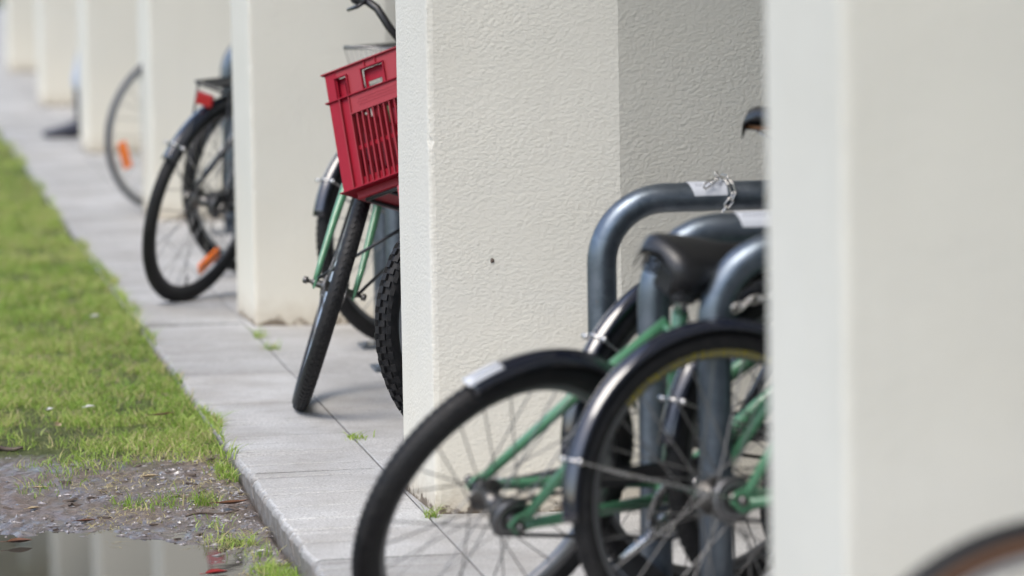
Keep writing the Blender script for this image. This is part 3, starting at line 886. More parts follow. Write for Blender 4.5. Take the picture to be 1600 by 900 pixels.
    if case:
        k = MB(); prof = [ax + Vector((0.10, 0, 0.050)), ax + Vector((0.10, 0, 0.082))]
        prof += [bb + Vector((0.112 * math.cos(R(100 - 130 * i / 10)), 0, 0.112 * math.sin(R(100 - 130 * i / 10)))) for i in range(11)]
        prof += [bb + Vector((0.070 * math.cos(R(-30 + 130 * i / 10)), 0, 0.070 * math.sin(R(-30 + 130 * i / 10)))) for i in range(11)]
        n_ = len(prof); vs = [v + Vector((0, -0.053, 0)) for v in prof] + [v + Vector((0, -0.062, 0)) for v in prof]
        k.add(vs, [tuple(range(n_)), tuple(range(2 * n_ - 1, n_ - 1, -1))] + [(i, i + n_, (i + 1) % n_ + n_, (i + 1) % n_) for i in range(n_)], False)
        o = k.build("chain_guard", "plastic_black", t); fix_normals(o.data)
    sp = MB(); sp.lathe([(0.010, -0.052), (0.040, -0.050), (0.042, -0.047), (0.040, -0.043), (0.010, -0.040)], 24, 'Y', ax); sp.build("sprocket", "rim_dark", t)
    if guards:
        guard(t, Rw, guards[0], guards[1], T(ax), staya=stay_angles, gap=guard_gap, stay=stay, glint=not stay)
        if front_guard: guard(t, Rw, 25, 165, FL @ T(ax), staya=[150])
    # kickstand
    MB().tube([ax + Vector((0.05, 0.075, -0.01)), ax + Vector((0.14, 0.085, -0.02)), ax + Vector((0.36, 0.10, -0.02))], 0.007, 8).build("kickstand", "chrome", t)
    if rack:
        k = MB(); zt = Rw * 2 + 0.055
        k.tube([(0.20, -0.055, zt), (-0.14, -0.06, zt), (-0.155, -0.04, zt), (-0.155, 0.04, zt), (-0.14, 0.06, zt), (0.20, 0.055, zt)], 0.005, 8)
        for x in (-0.08, 0.0, 0.08, 0.15): k.tube([(x, -0.058, zt), (x, 0.058, zt)], 0.004, 6)
        for sg in (-1, 1):
            k.tube([(-0.12, sg * 0.06, zt), (-0.06, sg * 0.072, Rw + 0.12), (0, sg * 0.074, Rw)], 0.0045, 6)
            k.tube([(0.06, sg * 0.06, zt), (0, sg * 0.074, Rw)], 0.0045, 6)
        k.box((-0.02, 0, zt + 0.008), (0.26, 0.05, 0.006))
        rk = k.build("rack", "plastic_black", t)
        b = MB().box((-0.162, 0.0, zt - 0.040), (0.014, 0.060, 0.042)); o = b.build("rear_reflector", "red_refl", rk); bevel(o.data, 0.004, 2)
    return t
def place(x, y, yaw, lean):
    ps, ln = R(yaw), R(lean)
    d = Vector((math.cos(ps), math.sin(ps), 0)); s = Vector((-math.sin(ps), math.cos(ps), 0))
    u = Vector((0, 0, 1)) * math.cos(ln) + s * math.sin(ln); sl = u.cross(d)
    mm = Matrix.Identity(4)
    for i in range(3): mm[i][0], mm[i][1], mm[i][2], mm[i][3] = d[i], sl[i], u[i], (x, y, 0)[i]
    return mm

# front bay, between the blurred pillar and the focused one
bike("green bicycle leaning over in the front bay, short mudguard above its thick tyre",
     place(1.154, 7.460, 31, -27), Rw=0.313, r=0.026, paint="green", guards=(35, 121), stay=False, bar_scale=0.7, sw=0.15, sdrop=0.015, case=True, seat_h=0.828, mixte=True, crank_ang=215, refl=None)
bike("green bicycle with yellow lettering on its wheel rim, half hidden by the blurred pillar",
     place(1.617, 7.14, 17, 3.3), Rw=0.303, r=0.0195, paint="green", guards=(30, 183), stay_angles=[163], lettering=True, mixte=True, bar_scale=0.7, case=True, frefl=[(60, "orange_refl")], seat_h=0.86)
bike("bicycle whose glossy dark mudguard rises behind the middle galvanised hoop",
     place(1.735, 7.815, 23, 0), Rw=0.325, r=0.022, paint="black", guards=(30, 190), stay_angles=[142], seat_h=0.935, saddle_under="saddle_tan", mixte=True)
bike("dark bicycle seen through the spokes of the wheel with yellow lettering",
     place(1.85, 7.47, 25, 0), Rw=0.33, r=0.021, paint="black", guards=(30, 172), stay_angles=[158], mixte=True, frefl=[(90, "orange_refl")], seat_h=0.90)
bike("bicycle with tan sidewall tyre in front of the blurred pillar",
     place(1.482, 4.714, 5, 0), Rw=0.335, r=0.022, paint="maroon", rim="rim_silver", gum=True, seat_h=0.92)

# second bay: crate bicycle with its front wheel turned towards the camera
F_w = place(1.262, 10.68, 262, 18)
hx = F_w @ (Vector((-0.047, 0, 0.3185)) + DIR * 0.47)
dr = Vector((0.75, 0.66, 0)).normalized(); yaw6 = math.degrees(math.atan2(-dr.y, -dr.x)); s6 = Vector((-math.sin(R(yaw6)), math.cos(R(yaw6)), 0))
lean6 = 9.0
base6 = Vector((hx.x, hx.y, 0)) - s6 * hx.z * math.tan(R(lean6)) + dr * 0.86
M6 = place(base6.x, base6.y, yaw6, lean6)
b6 = bike("green bicycle carrying the red crate, front wheel turned towards the camera", M6, Rw=0.335, r=0.0225, paint="green",
          rim="rim_silver", front_local=M6.inverted() @ F_w, vis="front", bar_scale=0.55, bar_up=0.075, mixte=True, seat_h=0.92)
FL6 = M6.inverted() @ F_w
# the crate sits tipped back on its rack
Mc = Matrix(((-0.6622, 0.7445, -0.0851, 1.5856), (-0.7080, -0.5845, 0.3964, 10.4030), (0.2453, 0.3228, 0.9141, 0.5801), (0, 0, 0, 1)))
k = MB()
for y_ in (-0.10, -0.03, 0.04, 0.11): k.tube([(-0.13, y_, -0.006), (0.15, y_, -0.006)], 0.005, 6)
for x_ in (-0.13, 0.15): k.tube([(x_, -0.10, -0.006), (x_, 0.11, -0.006)], 0.005, 6)
axw = Mc.inverted() @ (F_w @ Vector((0, 0.062, 0.335))), Mc.inverted() @ (F_w @ Vector((0, -0.062, 0.335)))
k.tube([(-0.11, -0.10, -0.006), axw[1]], 0.0045, 6); k.tube([(-0.11, -0.02, -0.006), axw[0]], 0.0045, 6)
rk = k.build("front_rack", "plastic_black", b6, M6.inverted() @ Mc)
bb_ = MB().box((0.165, 0.030, -0.034), (0.022, 0.040, 0.055)); o = bb_.build("front_reflector", "red_refl", rk); bevel(o.data, 0.005, 2)

bike("mountain bicycle with a knobbly black tyre just left of the focused pillar",
     place(1.630, 9.745, 27, 0), Rw=0.335, r=0.0265, paint="blue", rim="rim_silver", knobs=True, seat_h=0.9)
bike("bicycle with a navy mudguard behind the red crate, wire basket on its back",
     place(1.748, 11.97, 33, 1), Rw=0.335, r=0.022, paint="black", guards=(30, 168), stay_angles=[150], seat_h=0.9)
b8 = bpy.context.scene.objects[[o_.name for o_ in bpy.context.scene.objects if o_.get("label", "").startswith("bicycle with a navy mudguard")][0]]
wb = MB()
x0, x1, z0, z1 = -0.09, 0.22, 0.70, 0.885
for z_, e in ((z1, 0.0), (0.83, 0.012), (0.77, 0.024), (z0, 0.035)):
    rr = 0.006 if z_ == z1 else 0.0022
    wb.tube([(x0 + e, -0.14 + e, z_), (x1 - e, -0.14 + e, z_), (x1 - e, 0.14 - e, z_), (x0 + e, 0.14 - e, z_)], rr, 6, closed=True)
for i in range(17):
    x = x0 + (x1 - x0) * i / 16
    for sg in (-1, 1): wb.tube([(x, sg * 0.14, z1), (x0 + 0.035 + (x1 - x0 - 0.07) * i / 16, sg * 0.105, z0)], 0.0019, 5)
for i in range(13):
    y_ = -0.14 + 0.28 * i / 12
    for xa, xb in ((x0, x0 + 0.035), (x1, x1 - 0.035)): wb.tube([(xa, y_, z1), (xb, y_ * 0.75, z0)], 0.0019, 5)
    wb.tube([(x0 + 0.035, y_ * 0.75, z0), (x1 - 0.035, y_ * 0.75, z0)], 0.0019, 5)
wb.build("wire_basket", "rim_dark", b8)

# third bay
bike("black bicycle with a rear rack and red reflector, orange reflector in its leaning wheel",
     place(1.201, 13.332, 53.4, -16.8), Rw=0.345, r=0.021, paint="black", guards=(30, 152), stay_angles=[143], rack=True, refl=[(-62, "orange_refl")], rim="rim_black", seat_h=0.95)
bike("bicycle with shiny silver rims behind the black bicycle with the rack",
     place(1.525, 14.15, 34, -4), Rw=0.32, r=0.021, paint="silver_paint", rim="rim_silver", seat_h=0.9)
bike("slim tyred bicycle in the farthest occupied bay, orange reflector in a grey wheel",
     place(1.455, 16.62, 30, -8), Rw=0.335, r=0.0125, paint="silver_paint", rim="rim_silver", tyre_m="rubber_grey", refl=[(200, "orange_refl")], seat_h=0.93)

# ------------------------------------------------------------------ red crate
CW, CH, CD = 0.30, 0.345, 0.36
cr = thing("plastic_crate", "red plastic crate with slatted sides on the front of the green bicycle", "crate", Mc)
# local: x forward (towards the camera), y left, z up; bottom at z=0
def cbox(name, c, size, m_="crate", parent=None, bev=0.0012):
    b = MB().box(c, size); o = b.build(name, m_, parent or cr)
    if bev: bevel(o.data, bev, 1)
    return o
hx_, hy_ = CD / 2, CW / 2
z_rib, z_top, z_bot = CH - 0.078, CH, 0.022
# base tray, set in below the rim
b = MB(); b.box((0, 0, 0.012), (CD - 0.05, CW - 0.05, 0.024)); o = b.build("base", "crate_faded", cr); bevel(o.data, 0.003, 1)
b = MB(); b.box((0, 0, z_bot + 0.004), (CD - 0.008, CW - 0.008, 0.008)); b.build("floor_panel", "crate", cr)
# corner posts: L shaped
for sx in (-1, 1):
    for sy in (-1, 1):
        b = MB()
        b.box((sx * (hx_ - 0.004), sy * (hy_ - 0.020), (z_bot + CH) / 2), (0.005, 0.034, CH - z_bot - 0.004))
        b.box((sx * (hx_ - 0.022), sy * (hy_ - 0.004), (z_bot + CH) / 2), (0.036, 0.005, CH - z_bot - 0.006))
        b.build("corner_post", "crate", cr)
# lip and rib flanges on all four sides
for nm, z_, pr, th in (("rim", z_top, 0.006, 0.0032), ("rib", z_rib, 0.006, 0.0026), ("bottom_rib", z_bot, 0.006, 0.0026)):
    b = MB()
    for sx in (-1, 1): b.box((sx * (hx_ + pr / 2 - 0.004), 0, z_), (pr + 0.006, CW + 2 * pr, th))
    for sy in (-1, 1): b.box((0, sy * (hy_ + pr / 2 - 0.004), z_ - 0.0002), (CD - 0.008, pr + 0.006, th - 0.0006))
    b.build(nm, "crate_faded" if nm == "rim" else "crate", cr)
def crate_side(o_c, n_, t_, half):
    """o_c centre of face, n_ outward, t_ tangent, half width"""
    n_, t_ = Vector(n_), Vector(t_); zax = Vector((0, 0, 1))
    rot = Matrix((t_, n_, zax)).transposed()
    def pc(u, out, z): return Vector(o_c) + t_ * u + n_ * out + zax * z
    # upper band as bars round three hand holes
    zc0, zc1 = z_rib + 0.012, z_top - 0.020
    holes = [(-half * 0.66, 0.020), (0.0, 0.036), (half * 0.66, 0.020)]
    b = MB()
    b.box(pc(0, -0.004, (zc1 + z_top) / 2), (2 * half - 0.06, 0.0032, z_top - zc1), rot)
    edges = [-half + 0.03]
    for u, hw in holes: edges += [u - hw, u + hw]
    edges.append(half - 0.03)
    for a, c in zip(edges[0::2], edges[1::2]):
        if c > a: b.box(pc((a + c) / 2, -0.004, (z_rib + zc1) / 2), (c - a, 0.0032, zc1 - z_rib), rot)
    b.build("upper_band", "crate_faded", cr)
    # pocket frames standing proud round each hole, recessed back plate with the slot
    for u, hw in holes:
        f = MB()
        for sg in (-1, 1): f.box(pc(u + sg * (hw - 0.001), 0.0, (z_rib + zc1) / 2), (0.0028, 0.009, zc1 - z_rib), rot)
        f.box(pc(u, 0.0, zc1 - 0.001), (2 * hw, 0.009, 0.0028), rot)
        f.build("handle_frame", "crate", cr)
        p = MB()
        hh = zc1 - z_rib
        if hw > 0.03:
            p.box(pc(u, -0.016, z_rib + hh * 0.70), (2 * hw, 0.002, hh * 0.60), rot)
            p.box(pc(u - hw * 0.72, -0.016, z_rib + hh * 0.20), (hw * 0.56, 0.002, hh * 0.398), rot)
            p.box(pc(u + hw * 0.86, -0.016, z_rib + hh * 0.20), (hw * 0.28, 0.002, hh * 0.398), rot)
        else:
            sg = 1 if u < 0 else -1
            p.box(pc(u - sg * hw * 0.45, -0.016, z_rib + hh * 0.5), (hw * 1.1, 0.002, hh), rot)
            p.box(pc(u + sg * hw * 0.55, -0.016, z_rib + hh * 0.86), (hw * 0.9, 0.002, hh * 0.28), rot)
        p.build("handle_pocket", "crate", cr)
    # little stiffening fins between rim and holes
    for u in (-0.012, 0.022):
        MB().box(pc(u, -0.001, (zc1 + z_top) / 2), (0.0022, 0.006, z_top - zc1 - 0.003), rot).build("fin", "crate", cr)
    # label plate
    pw = half * 0.56; zp0 = z_rib - 0.050
    MB().box(pc(0, -0.003, (zp0 + z_rib) / 2), (2 * pw, 0.003, z_rib - zp0 - 0.003), rot).build("label_plate", "crate_faded", cr)
    e = MB()
    for rw in range(3):
        x = -pw * 0.75
        while x < pw * 0.7:
            L = 0.002 + random.random() * 0.005
            e.box(pc(x + L / 2, -0.0012, z_rib - 0.016 - rw * 0.008), (L, 0.0012, 0.0034), rot); x += L + 0.0018
    e.build("embossing", "crate_faded", cr)
    MB().box(pc(0, 0.0, zp0), (2 * pw + 0.006, 0.008, 0.003), rot).build("plate_rib", "crate_faded", cr)
    # side slats: wide ones outside, narrow blades under the plate
    zl0 = z_bot + 0.002
    for sg in (-1, 1):
        MB().box(pc(sg * (half - 0.052), -0.008, (zl0 + z_rib) / 2), (0.026, 0.003, z_rib - zl0), rot).build("slat", "crate", cr)
        MB().box(pc(sg * (half - 0.0375), -0.003, (zl0 + z_rib) / 2), (0.0026, 0.013, z_rib - zl0 - 0.003), rot).build("blade", "crate_faded", cr)
        MB().box(pc(sg * (half - 0.066), -0.003, (zl0 + z_rib) / 2), (0.0026, 0.013, z_rib - zl0 - 0.003), rot).build("blade", "crate_faded", cr)
    n = 11
    for i in range(n):
        u = -pw + 2 * pw * i / (n - 1)
        MB().box(pc(u, -0.004, (zl0 + zp0) / 2), (0.0024, 0.013, zp0 - zl0 - 0.002), rot).build("blade", "crate_faded", cr)
        if i < n - 1:
            um = u + pw / (n - 1)
            MB().box(pc(um - 0.0032, -0.009, (zl0 + zp0) / 2), (0.0078, 0.003, zp0 - zl0 - 0.002), rot).build("slat", "crate", cr)
    MB().box(pc(0, -0.0105, (zl0 + zp0) / 2 + 0.006), (2 * pw, 0.0025, 0.012), rot).build("cross_bar", "crate", cr)
    MB().box(pc(0, -0.009, zl0 + 0.012), (2 * pw + 0.02, 0.003, 0.022), rot).build("lower_band", "crate", cr)
crate_side((hx_, 0, 0), (1, 0, 0), (0, -1, 0), hy_)
crate_side((-hx_, 0, 0), (-1, 0, 0), (0, 1, 0), hy_)
crate_side((0, hy_, 0), (0, 1, 0), (1, 0, 0), hx_)
crate_side((0, -hy_, 0), (0, -1, 0), (-1, 0, 0), hx_)

# ------------------------------------------------------------------ person stepping out behind the fifth pillar
def skin_obj(name, verts, edges, radii, m_, parent, levels=2):
    me = bpy.data.meshes.new(name); me.from_pydata(verts, edges, [])
    o = obj(name, me, m_, parent)
    sk = o.modifiers.new("skin", 'SKIN'); sk.use_smooth_shade = True
    for v, r_ in zip(me.skin_vertices[0].data, radii):
        v.radius = r_ if isinstance(r_, tuple) else (r_, r_)
    me.skin_vertices[0].data[0].use_root = True
    sb = o.modifiers.new("sub", 'SUBSURF'); sb.levels = levels; sb.render_levels = levels
    return o
per = thing("person", "person in pale blue trousers and dark boots stepping out from behind a pillar", "person",
            Matrix.Translation((1.64, 21.05, 0)) @ Matrix.Rotation(math.pi, 4, 'Z'))
# local: x forward (world -x), y to the person's left... front foot ahead
hip = Vector((0, 0, 0.95))
fa, ra = Vector((0.235, 0.06, 0.10)), Vector((-0.30, -0.09, 0.16))
V_ = [hip, (0.0, 0, 1.15), (0.02, 0, 1.38), (0.035, 0, 1.50), (0.055, 0, 1.60), (0.065, 0, 1.68),
      (0.02, 0.19, 1.42), (-0.06, 0.24, 1.16), (0.04, 0.23, 0.93), (0.02, -0.19, 1.42), (0.10, -0.23, 1.17), (0.26, -0.20, 1.0)]
E_ = [(0, 1), (1, 2), (2, 3), (3, 4), (4, 5), (2, 6), (6, 7), (7, 8), (2, 9), (9, 10), (10, 11)]
rad = [(0.16, 0.12), (0.14, 0.11), (0.17, 0.12), 0.055, (0.080, 0.098), (0.078, 0.095), 0.06, 0.045, 0.032, 0.06, 0.045, 0.032]
n0 = len(V_)
for (hs, wr, dx) in ((1, Vector((0.04, 0.23, 0.93)), Vector((0.25, 0, -0.97))), (-1, Vector((0.26, -0.20, 1.0)), Vector((0.75, 0, -0.66)))):
    wi = 8 if hs == 1 else 11
    palm = wr + dx * 0.075; V_.append(palm); E_.append((wi, len(V_) - 1)); rad.append((0.035, 0.018)); pi_ = len(V_) - 1
    for q in range(4):
        off = Vector((0.016 * (q - 1.5), 0, 0.004 * (q - 1.5)))
        k1 = palm + dx * 0.05 + off; k2 = k1 + dx * (0.035 - 0.004 * abs(q - 1.5)) + Vector((0, -hs * 0.018, 0))
        V_ += [k1, k2]; E_ += [(pi_, len(V_) - 2), (len(V_) - 2, len(V_) - 1)]; rad += [0.009, 0.0075]
    th = wr + dx * 0.04 + Vector((0.035, -hs * 0.012, 0)); V_ += [th, th + dx * 0.035]; E_ += [(wi, len(V_) - 2), (len(V_) - 2, len(V_) - 1)]; rad += [0.010, 0.008]
skin_obj("body", [tuple(v) for v in V_], E_, rad, "skin", per)
fk, rk_ = Vector((0.16, 0.08, 0.53)), Vector((-0.08, -0.09, 0.52))
skin_obj("trousers", [(0, 0, 1.02), (0, 0, 0.92), (0.02, 0.09, 0.86), tuple(fk), tuple(fa + Vector((0, 0, 0.12))), (0.0, -0.09, 0.86), tuple(rk_), tuple(ra + Vector((0.02, 0, 0.10)))],
         [(0, 1), (1, 2), (2, 3), (3, 4), (1, 5), (5, 6), (6, 7)], [(0.165, 0.125), (0.17, 0.14), 0.10, 0.075, 0.072, 0.10, 0.075, 0.072], "denim", per)
skin_obj("shirt", [(0, 0, 0.98), (0, 0, 1.15), (0.02, 0, 1.38), (0.03, 0, 1.46), (0.02, 0.20, 1.42), (-0.06, 0.245, 1.18), (0.02, 0.235, 1.0), (0.02, -0.20, 1.42), (0.10, -0.235, 1.18), (0.22, -0.21, 1.04)],
         [(0, 1), (1, 2), (2, 3), (2, 4), (4, 5), (5, 6), (2, 7), (7, 8), (8, 9)], [(0.175, 0.14), (0.16, 0.13), (0.185, 0.135), 0.075, 0.075, 0.06, 0.05, 0.075, 0.06, 0.05], "shirt", per)
skin_obj("hair", [(0.04, 0, 1.66), (0.03, 0, 1.715), (0.06, 0, 1.735), (-0.01, 0, 1.64)], [(0, 1), (1, 2), (0, 3)], [(0.086, 0.098), 0.085, 0.075, 0.075], "hair", per)
def boot(ankle, pitch, label=None):
    b = MB(); secs = [(-0.075, 0.030, 0.0, 0.07), (-0.06, 0.036, 0.0, 0.10), (0.0, 0.040, 0.0, 0.115), (0.05, 0.042, 0.0, 0.085), (0.11, 0.045, 0.0, 0.062), (0.16, 0.043, 0.0, 0.050), (0.195, 0.030, 0.006, 0.040), (0.205, 0.012, 0.012, 0.03)]
    vs, fs, K = [], [], 12
    for (x, hw, zb, zt) in secs:
        for k in range(K):
            a = 2 * math.pi * k / K
            vs.append((x, hw * math.cos(a), (zb + zt) / 2 + (zt - zb) / 2 * math.copysign(abs(math.sin(a)) ** 0.7, math.sin(a))))
    for i in range(len(secs) - 1):
        for k in range(K): fs.append((i * K + k, i * K + (k + 1) % K, (i + 1) * K + (k + 1) % K, (i + 1) * K + k))
    fs.append(tuple(range(K - 1, -1, -1))); fs.append(tuple((len(secs) - 1) * K + k for k in range(K)))
    b.add(vs, fs)
    b.tube([(-0.01, 0, 0.06), (-0.012, 0, 0.14), (-0.015, 0, 0.25)], [0.046, 0.048, 0.056], 14)
    rot = Matrix.Rotation(pitch, 4, 'Y')
    o = b.build("boot", "navy", per, Matrix.Translation(ankle - Vector((0, 0, 0.10))) @ rot); fix_normals(o.data)
boot(fa, 0.0); boot(ra + Vector((0.0, 0, 0.0)), R(28))

# ------------------------------------------------------------------ grass
def blades(name, X, Y, Z, hmin, hmax, wmin, wmax, dry=0.12, lean=0.5, seed=1):
    r = np.random.default_rng(seed); n = len(X)
    h = hmin + (hmax - hmin) * r.random(n) ** 1.6; wd = wmin + (wmax - wmin) * r.random(n)
    a = r.random(n) * 2 * np.pi; bend = lean * (0.15 + r.random(n)) * h; ta = r.random(n) * 2 * np.pi
    dx, dy = np.cos(ta), np.sin(ta); wx, wy = np.cos(a) * wd / 2, np.sin(a) * wd / 2
    V = np.zeros((n, 7, 3), np.float32)
    for j, (t, ws) in enumerate(((0.0, 1.0), (0.4, 0.85), (0.75, 0.6))):
        cx, cy, cz = X + dx * bend * t * t, Y + dy * bend * t * t, Z + h * t * (1 - 0.18 * t * lean)
        V[:, 2 * j] = np.stack([cx - wx * ws, cy - wy * ws, cz], 1); V[:, 2 * j + 1] = np.stack([cx + wx * ws, cy + wy * ws, cz], 1)
    V[:, 6] = np.stack([X + dx * bend, Y + dy * bend, Z + h * (1 - 0.18 * lean)], 1)
    tri = np.array([[0, 1, 3], [0, 3, 2], [2, 3, 5], [2, 5, 4], [4, 5, 6]])
    F = (tri[None] + 7 * np.arange(n)[:, None, None]).reshape(-1, 3)
    me = np_mesh(name, V.reshape(-1, 3), F, True)
    big = (vnoise(X * 2.2, Y * 2.2, 5) - 0.2) * 0.7 + vnoise(X * 9, Y * 9, 6) * 0.4
    tint = np.clip(r.random(n) * 0.5 + big * 0.45, 0, 0.78)
    dr_ = r.random(n) < dry * (0.4 + 1.4 * vnoise(X * 6, Y * 6, 8))
    tint = np.where(dr_, 0.82 + 0.18 * r.random(n), tint)
    at = me.attributes.new("tint", 'FLOAT', 'POINT'); at.data.foreach_set("value", np.repeat(tint, 7).astype(np.float32))
    return me
def scatter(n, x0, x1, y0, y1, seed):
    r = np.random.default_rng(seed); return x0 + (x1 - x0) * r.random(n), y0 + (y1 - y0) * r.random(n), r.random(n)
# lawn
xs, ys = [], []
for (n, x0, x1, y0, y1, sd_) in ((125000, 0.12, 1.045, 9.3, 13.2, 11), (62000, 0.45, 1.045, 13.2, 17.5, 12), (52000, 0.75, 1.05, 17.5, 32, 13), (30000, -1.2, 0.6, 9.5, 20, 14), (26000, -2.0, 1.0, 18, 40, 15)):
    x, y, u = scatter(n, x0, x1, y0, y1, sd_)
    bnd = 10.22 - 0.55 * np.clip((x - 0.45) / 0.5, -0.5, 1.0) + 0.75 * (vnoise(x * 3.3, y * 3.3, 21) - 0.5) + 0.35 * (vnoise(x * 12, y * 12, 22) - 0.5)
    p = np.clip((y - bnd) / 0.7, 0, 1) ** 0.9
    thin = 0.12 + 0.88 * np.clip((0.6 * vnoise(x * 7, y * 7, 23) + 0.4 * vnoise(x * 19, y * 19, 24) - 0.36) * 5, 0, 1)
    edge = EDGE_X + 0.030 * (vnoise(y * 6, y * 0, 31) - 0.4) + 0.05 * (vnoise(y * 2.1, y * 0, 32) - 0.4)
    keep = (u < p * thin) & (x < edge)
    xs.append(x[keep]); ys.append(y[keep])
X, Y_ = np.concatenate(xs), np.concatenate(ys)
tag(obj("grass", blades("grass", X, Y_, np.where(X > EDGE_X, 0.0, ground_z(np.minimum(X, 0.99), Y_)) - 0.003, 0.009, 0.042, 0.0015, 0.0036, 0.26, 1.2, 1), "grass"), kind="stuff")
# sparse tufts on the mud beside the pavement edge
tx, ty, th_ = [], [], []
r = np.random.default_rng(5)
for (cx, cy, s, n, hh) in ((0.975, 8.58, 0.035, 160, 1.0), (0.95, 8.68, 0.022, 90, 0.8), (0.955, 8.50, 0.03, 110, 1.0), (0.90, 9.05, 0.03, 70, 0.6), (0.945, 9.02, 0.02, 40, 0.6), (0.90, 9.55, 0.025, 110, 0.7), (0.80, 9.52, 0.03, 60, 0.5), (0.72, 9.55, 0.025, 50, 0.5),
                           (0.985, 9.78, 0.02, 90, 1.0), (0.985, 9.9, 0.02, 90, 1.1), (0.89, 9.25, 0.03, 30, 0.5), (0.95, 8.85, 0.025, 40, 0.5), (0.52, 9.75, 0.04, 40, 0.4), (0.60, 9.9, 0.05, 60, 0.5), (0.95, 8.35, 0.04, 90, 0.9)):
    n = int(n * 1.9); tx.append(cx + r.normal(0, s * 0.85, n)); ty.append(cy + r.normal(0, s * 1.2, n)); th_.append(np.full(n, hh))
X, Y_ = np.concatenate(tx), np.concatenate(ty); k_ = X < 1.004; X, Y_ = X[k_], Y_[k_]
tag(obj("mud_grass", blades("mud_grass", X, Y_, ground_z(X, Y_) - 0.003, 0.010, 0.042, 0.0015, 0.0034, 0.16, 1.1, 2), "grass"), kind="stuff")
# dry straw over the bare soil
x, y, u = scatter(2600, 0.6, 1.0, 8.5, 10.1, 41); p = np.clip((vnoise(x * 8, y * 8, 42) - 0.42) * 4, 0, 1); k_ = u < p; X, Y_ = x[k_], y[k_]
me = blades("dry_straw", X, Y_, ground_z(X, Y_) + 0.001, 0.010, 0.022, 0.0016, 0.003, 3.0, 3.5, 3)
me.attributes["tint"].data.foreach_set("value", np.repeat(0.88 + 0.12 * np.random.default_rng(4).random(len(X)), 7).astype(np.float32))
tag(obj("dry_straw", me, "grass"), kind="stuff")
# longer blades hanging over the kerb
def weed(x, y, z, n, s, hh, label, seed, dry=0.08):
    r = np.random.default_rng(seed); X = x + r.normal(0, s, n); Y = y + r.normal(0, s * 1.6, n)
    o = obj("weed_tuft", blades("weed_tuft", X - x, Y - y, np.zeros(n), hh * 0.4, hh, 0.002, 0.004, dry, 1.5, seed), "grass", None, Matrix.Translation((x, y, z)))
    tag(o, label, "weed", "weeds in the paving joints")
weed(1.338, 12.27, -0.002, 34, 0.010, 0.055, "small weed in the paving joint at the foot of the pillar behind the crate", 51)
weed(1.342, 11.97, -0.002, 40, 0.014, 0.045, "flat weed in the paving joint just short of the pillar behind the crate", 52)
weed(1.338, 10.10, -0.002, 46, 0.013, 0.030, "tiny weed in the paving joint left of the knobbly tyre", 53)
weed(1.340, 8.875, -0.002, 44, 0.009, 0.050, "green weed at the near corner of the focused pillar", 54)
weed(0.998, 9.95, -0.012, 26, 0.012, 0.085, "tall grass tuft leaning over the pavement edge beside the lawn's end", 55)
weed(1.000, 10.45, -0.012, 20, 0.012, 0.08, "dark grass tuft overhanging the pavement edge along the lawn", 56, 0.0)

# ------------------------------------------------------------------ debris
def chips(n, fx, fy, smin, smax, seed, zoff=0.0):
    r = np.random.default_rng(seed)
    base = np.array([[1, 0, 0], [-1, 0, 0], [0, 1, 0], [0, -1, 0], [0, 0, 1], [0, 0, -1]], float)
    tri = np.array([[0, 2, 4], [2, 1, 4], [1, 3, 4], [3, 0, 4], [2, 0, 5], [1, 2, 5], [3, 1, 5], [0, 3, 5]])
    s = smin + (smax - smin) * r.random(n) ** 2.2
    V = base[None] * (0.6 + 0.6 * r.random((n, 6, 1))) * (s[:, None, None]) * np.stack([0.5 + r.random(n), 0.4 + 0.5 * r.random(n), 0.2 + 0.35 * r.random(n)], 1)[:, None, :]
    a = r.random(n) * 2 * np.pi; ca, sa = np.cos(a), np.sin(a)
    Vx = V[:, :, 0] * ca[:, None] - V[:, :, 1] * sa[:, None]; Vy = V[:, :, 0] * sa[:, None] + V[:, :, 1] * ca[:, None]
    z = ground_z(fx, fy)
    P = np.stack([Vx + fx[:, None], Vy + fy[:, None], V[:, :, 2] + (z + zoff)[:, None]], 2)
    return P.reshape(-1, 3), (tri[None] + 6 * np.arange(n)[:, None, None]).reshape(-1, 3)
x, y, u = scatter(15000, 0.05, 1.004, 8.2, 10.5, 61)
z = ground_z(x, y)
p = np.clip(0.06 + 0.35 * np.exp(-np.abs(z - WATER_Z - 0.006) / 0.008) + 0.9 * (x > 0.80) + 0.6 * (vnoise(x * 6, y * 6, 77) > 0.62), 0, 1) * np.clip((10.35 - y) / 0.4, 0, 1) * (z > WATER_Z - 0.004)
k_ = u < p * 0.55
V1, F1 = chips(int(k_.sum()), x[k_], y[k_], 0.002, 0.013, 62)
tag(obj("gravel", np_mesh("gravel", V1, F1, False), "chip"), kind="stuff")
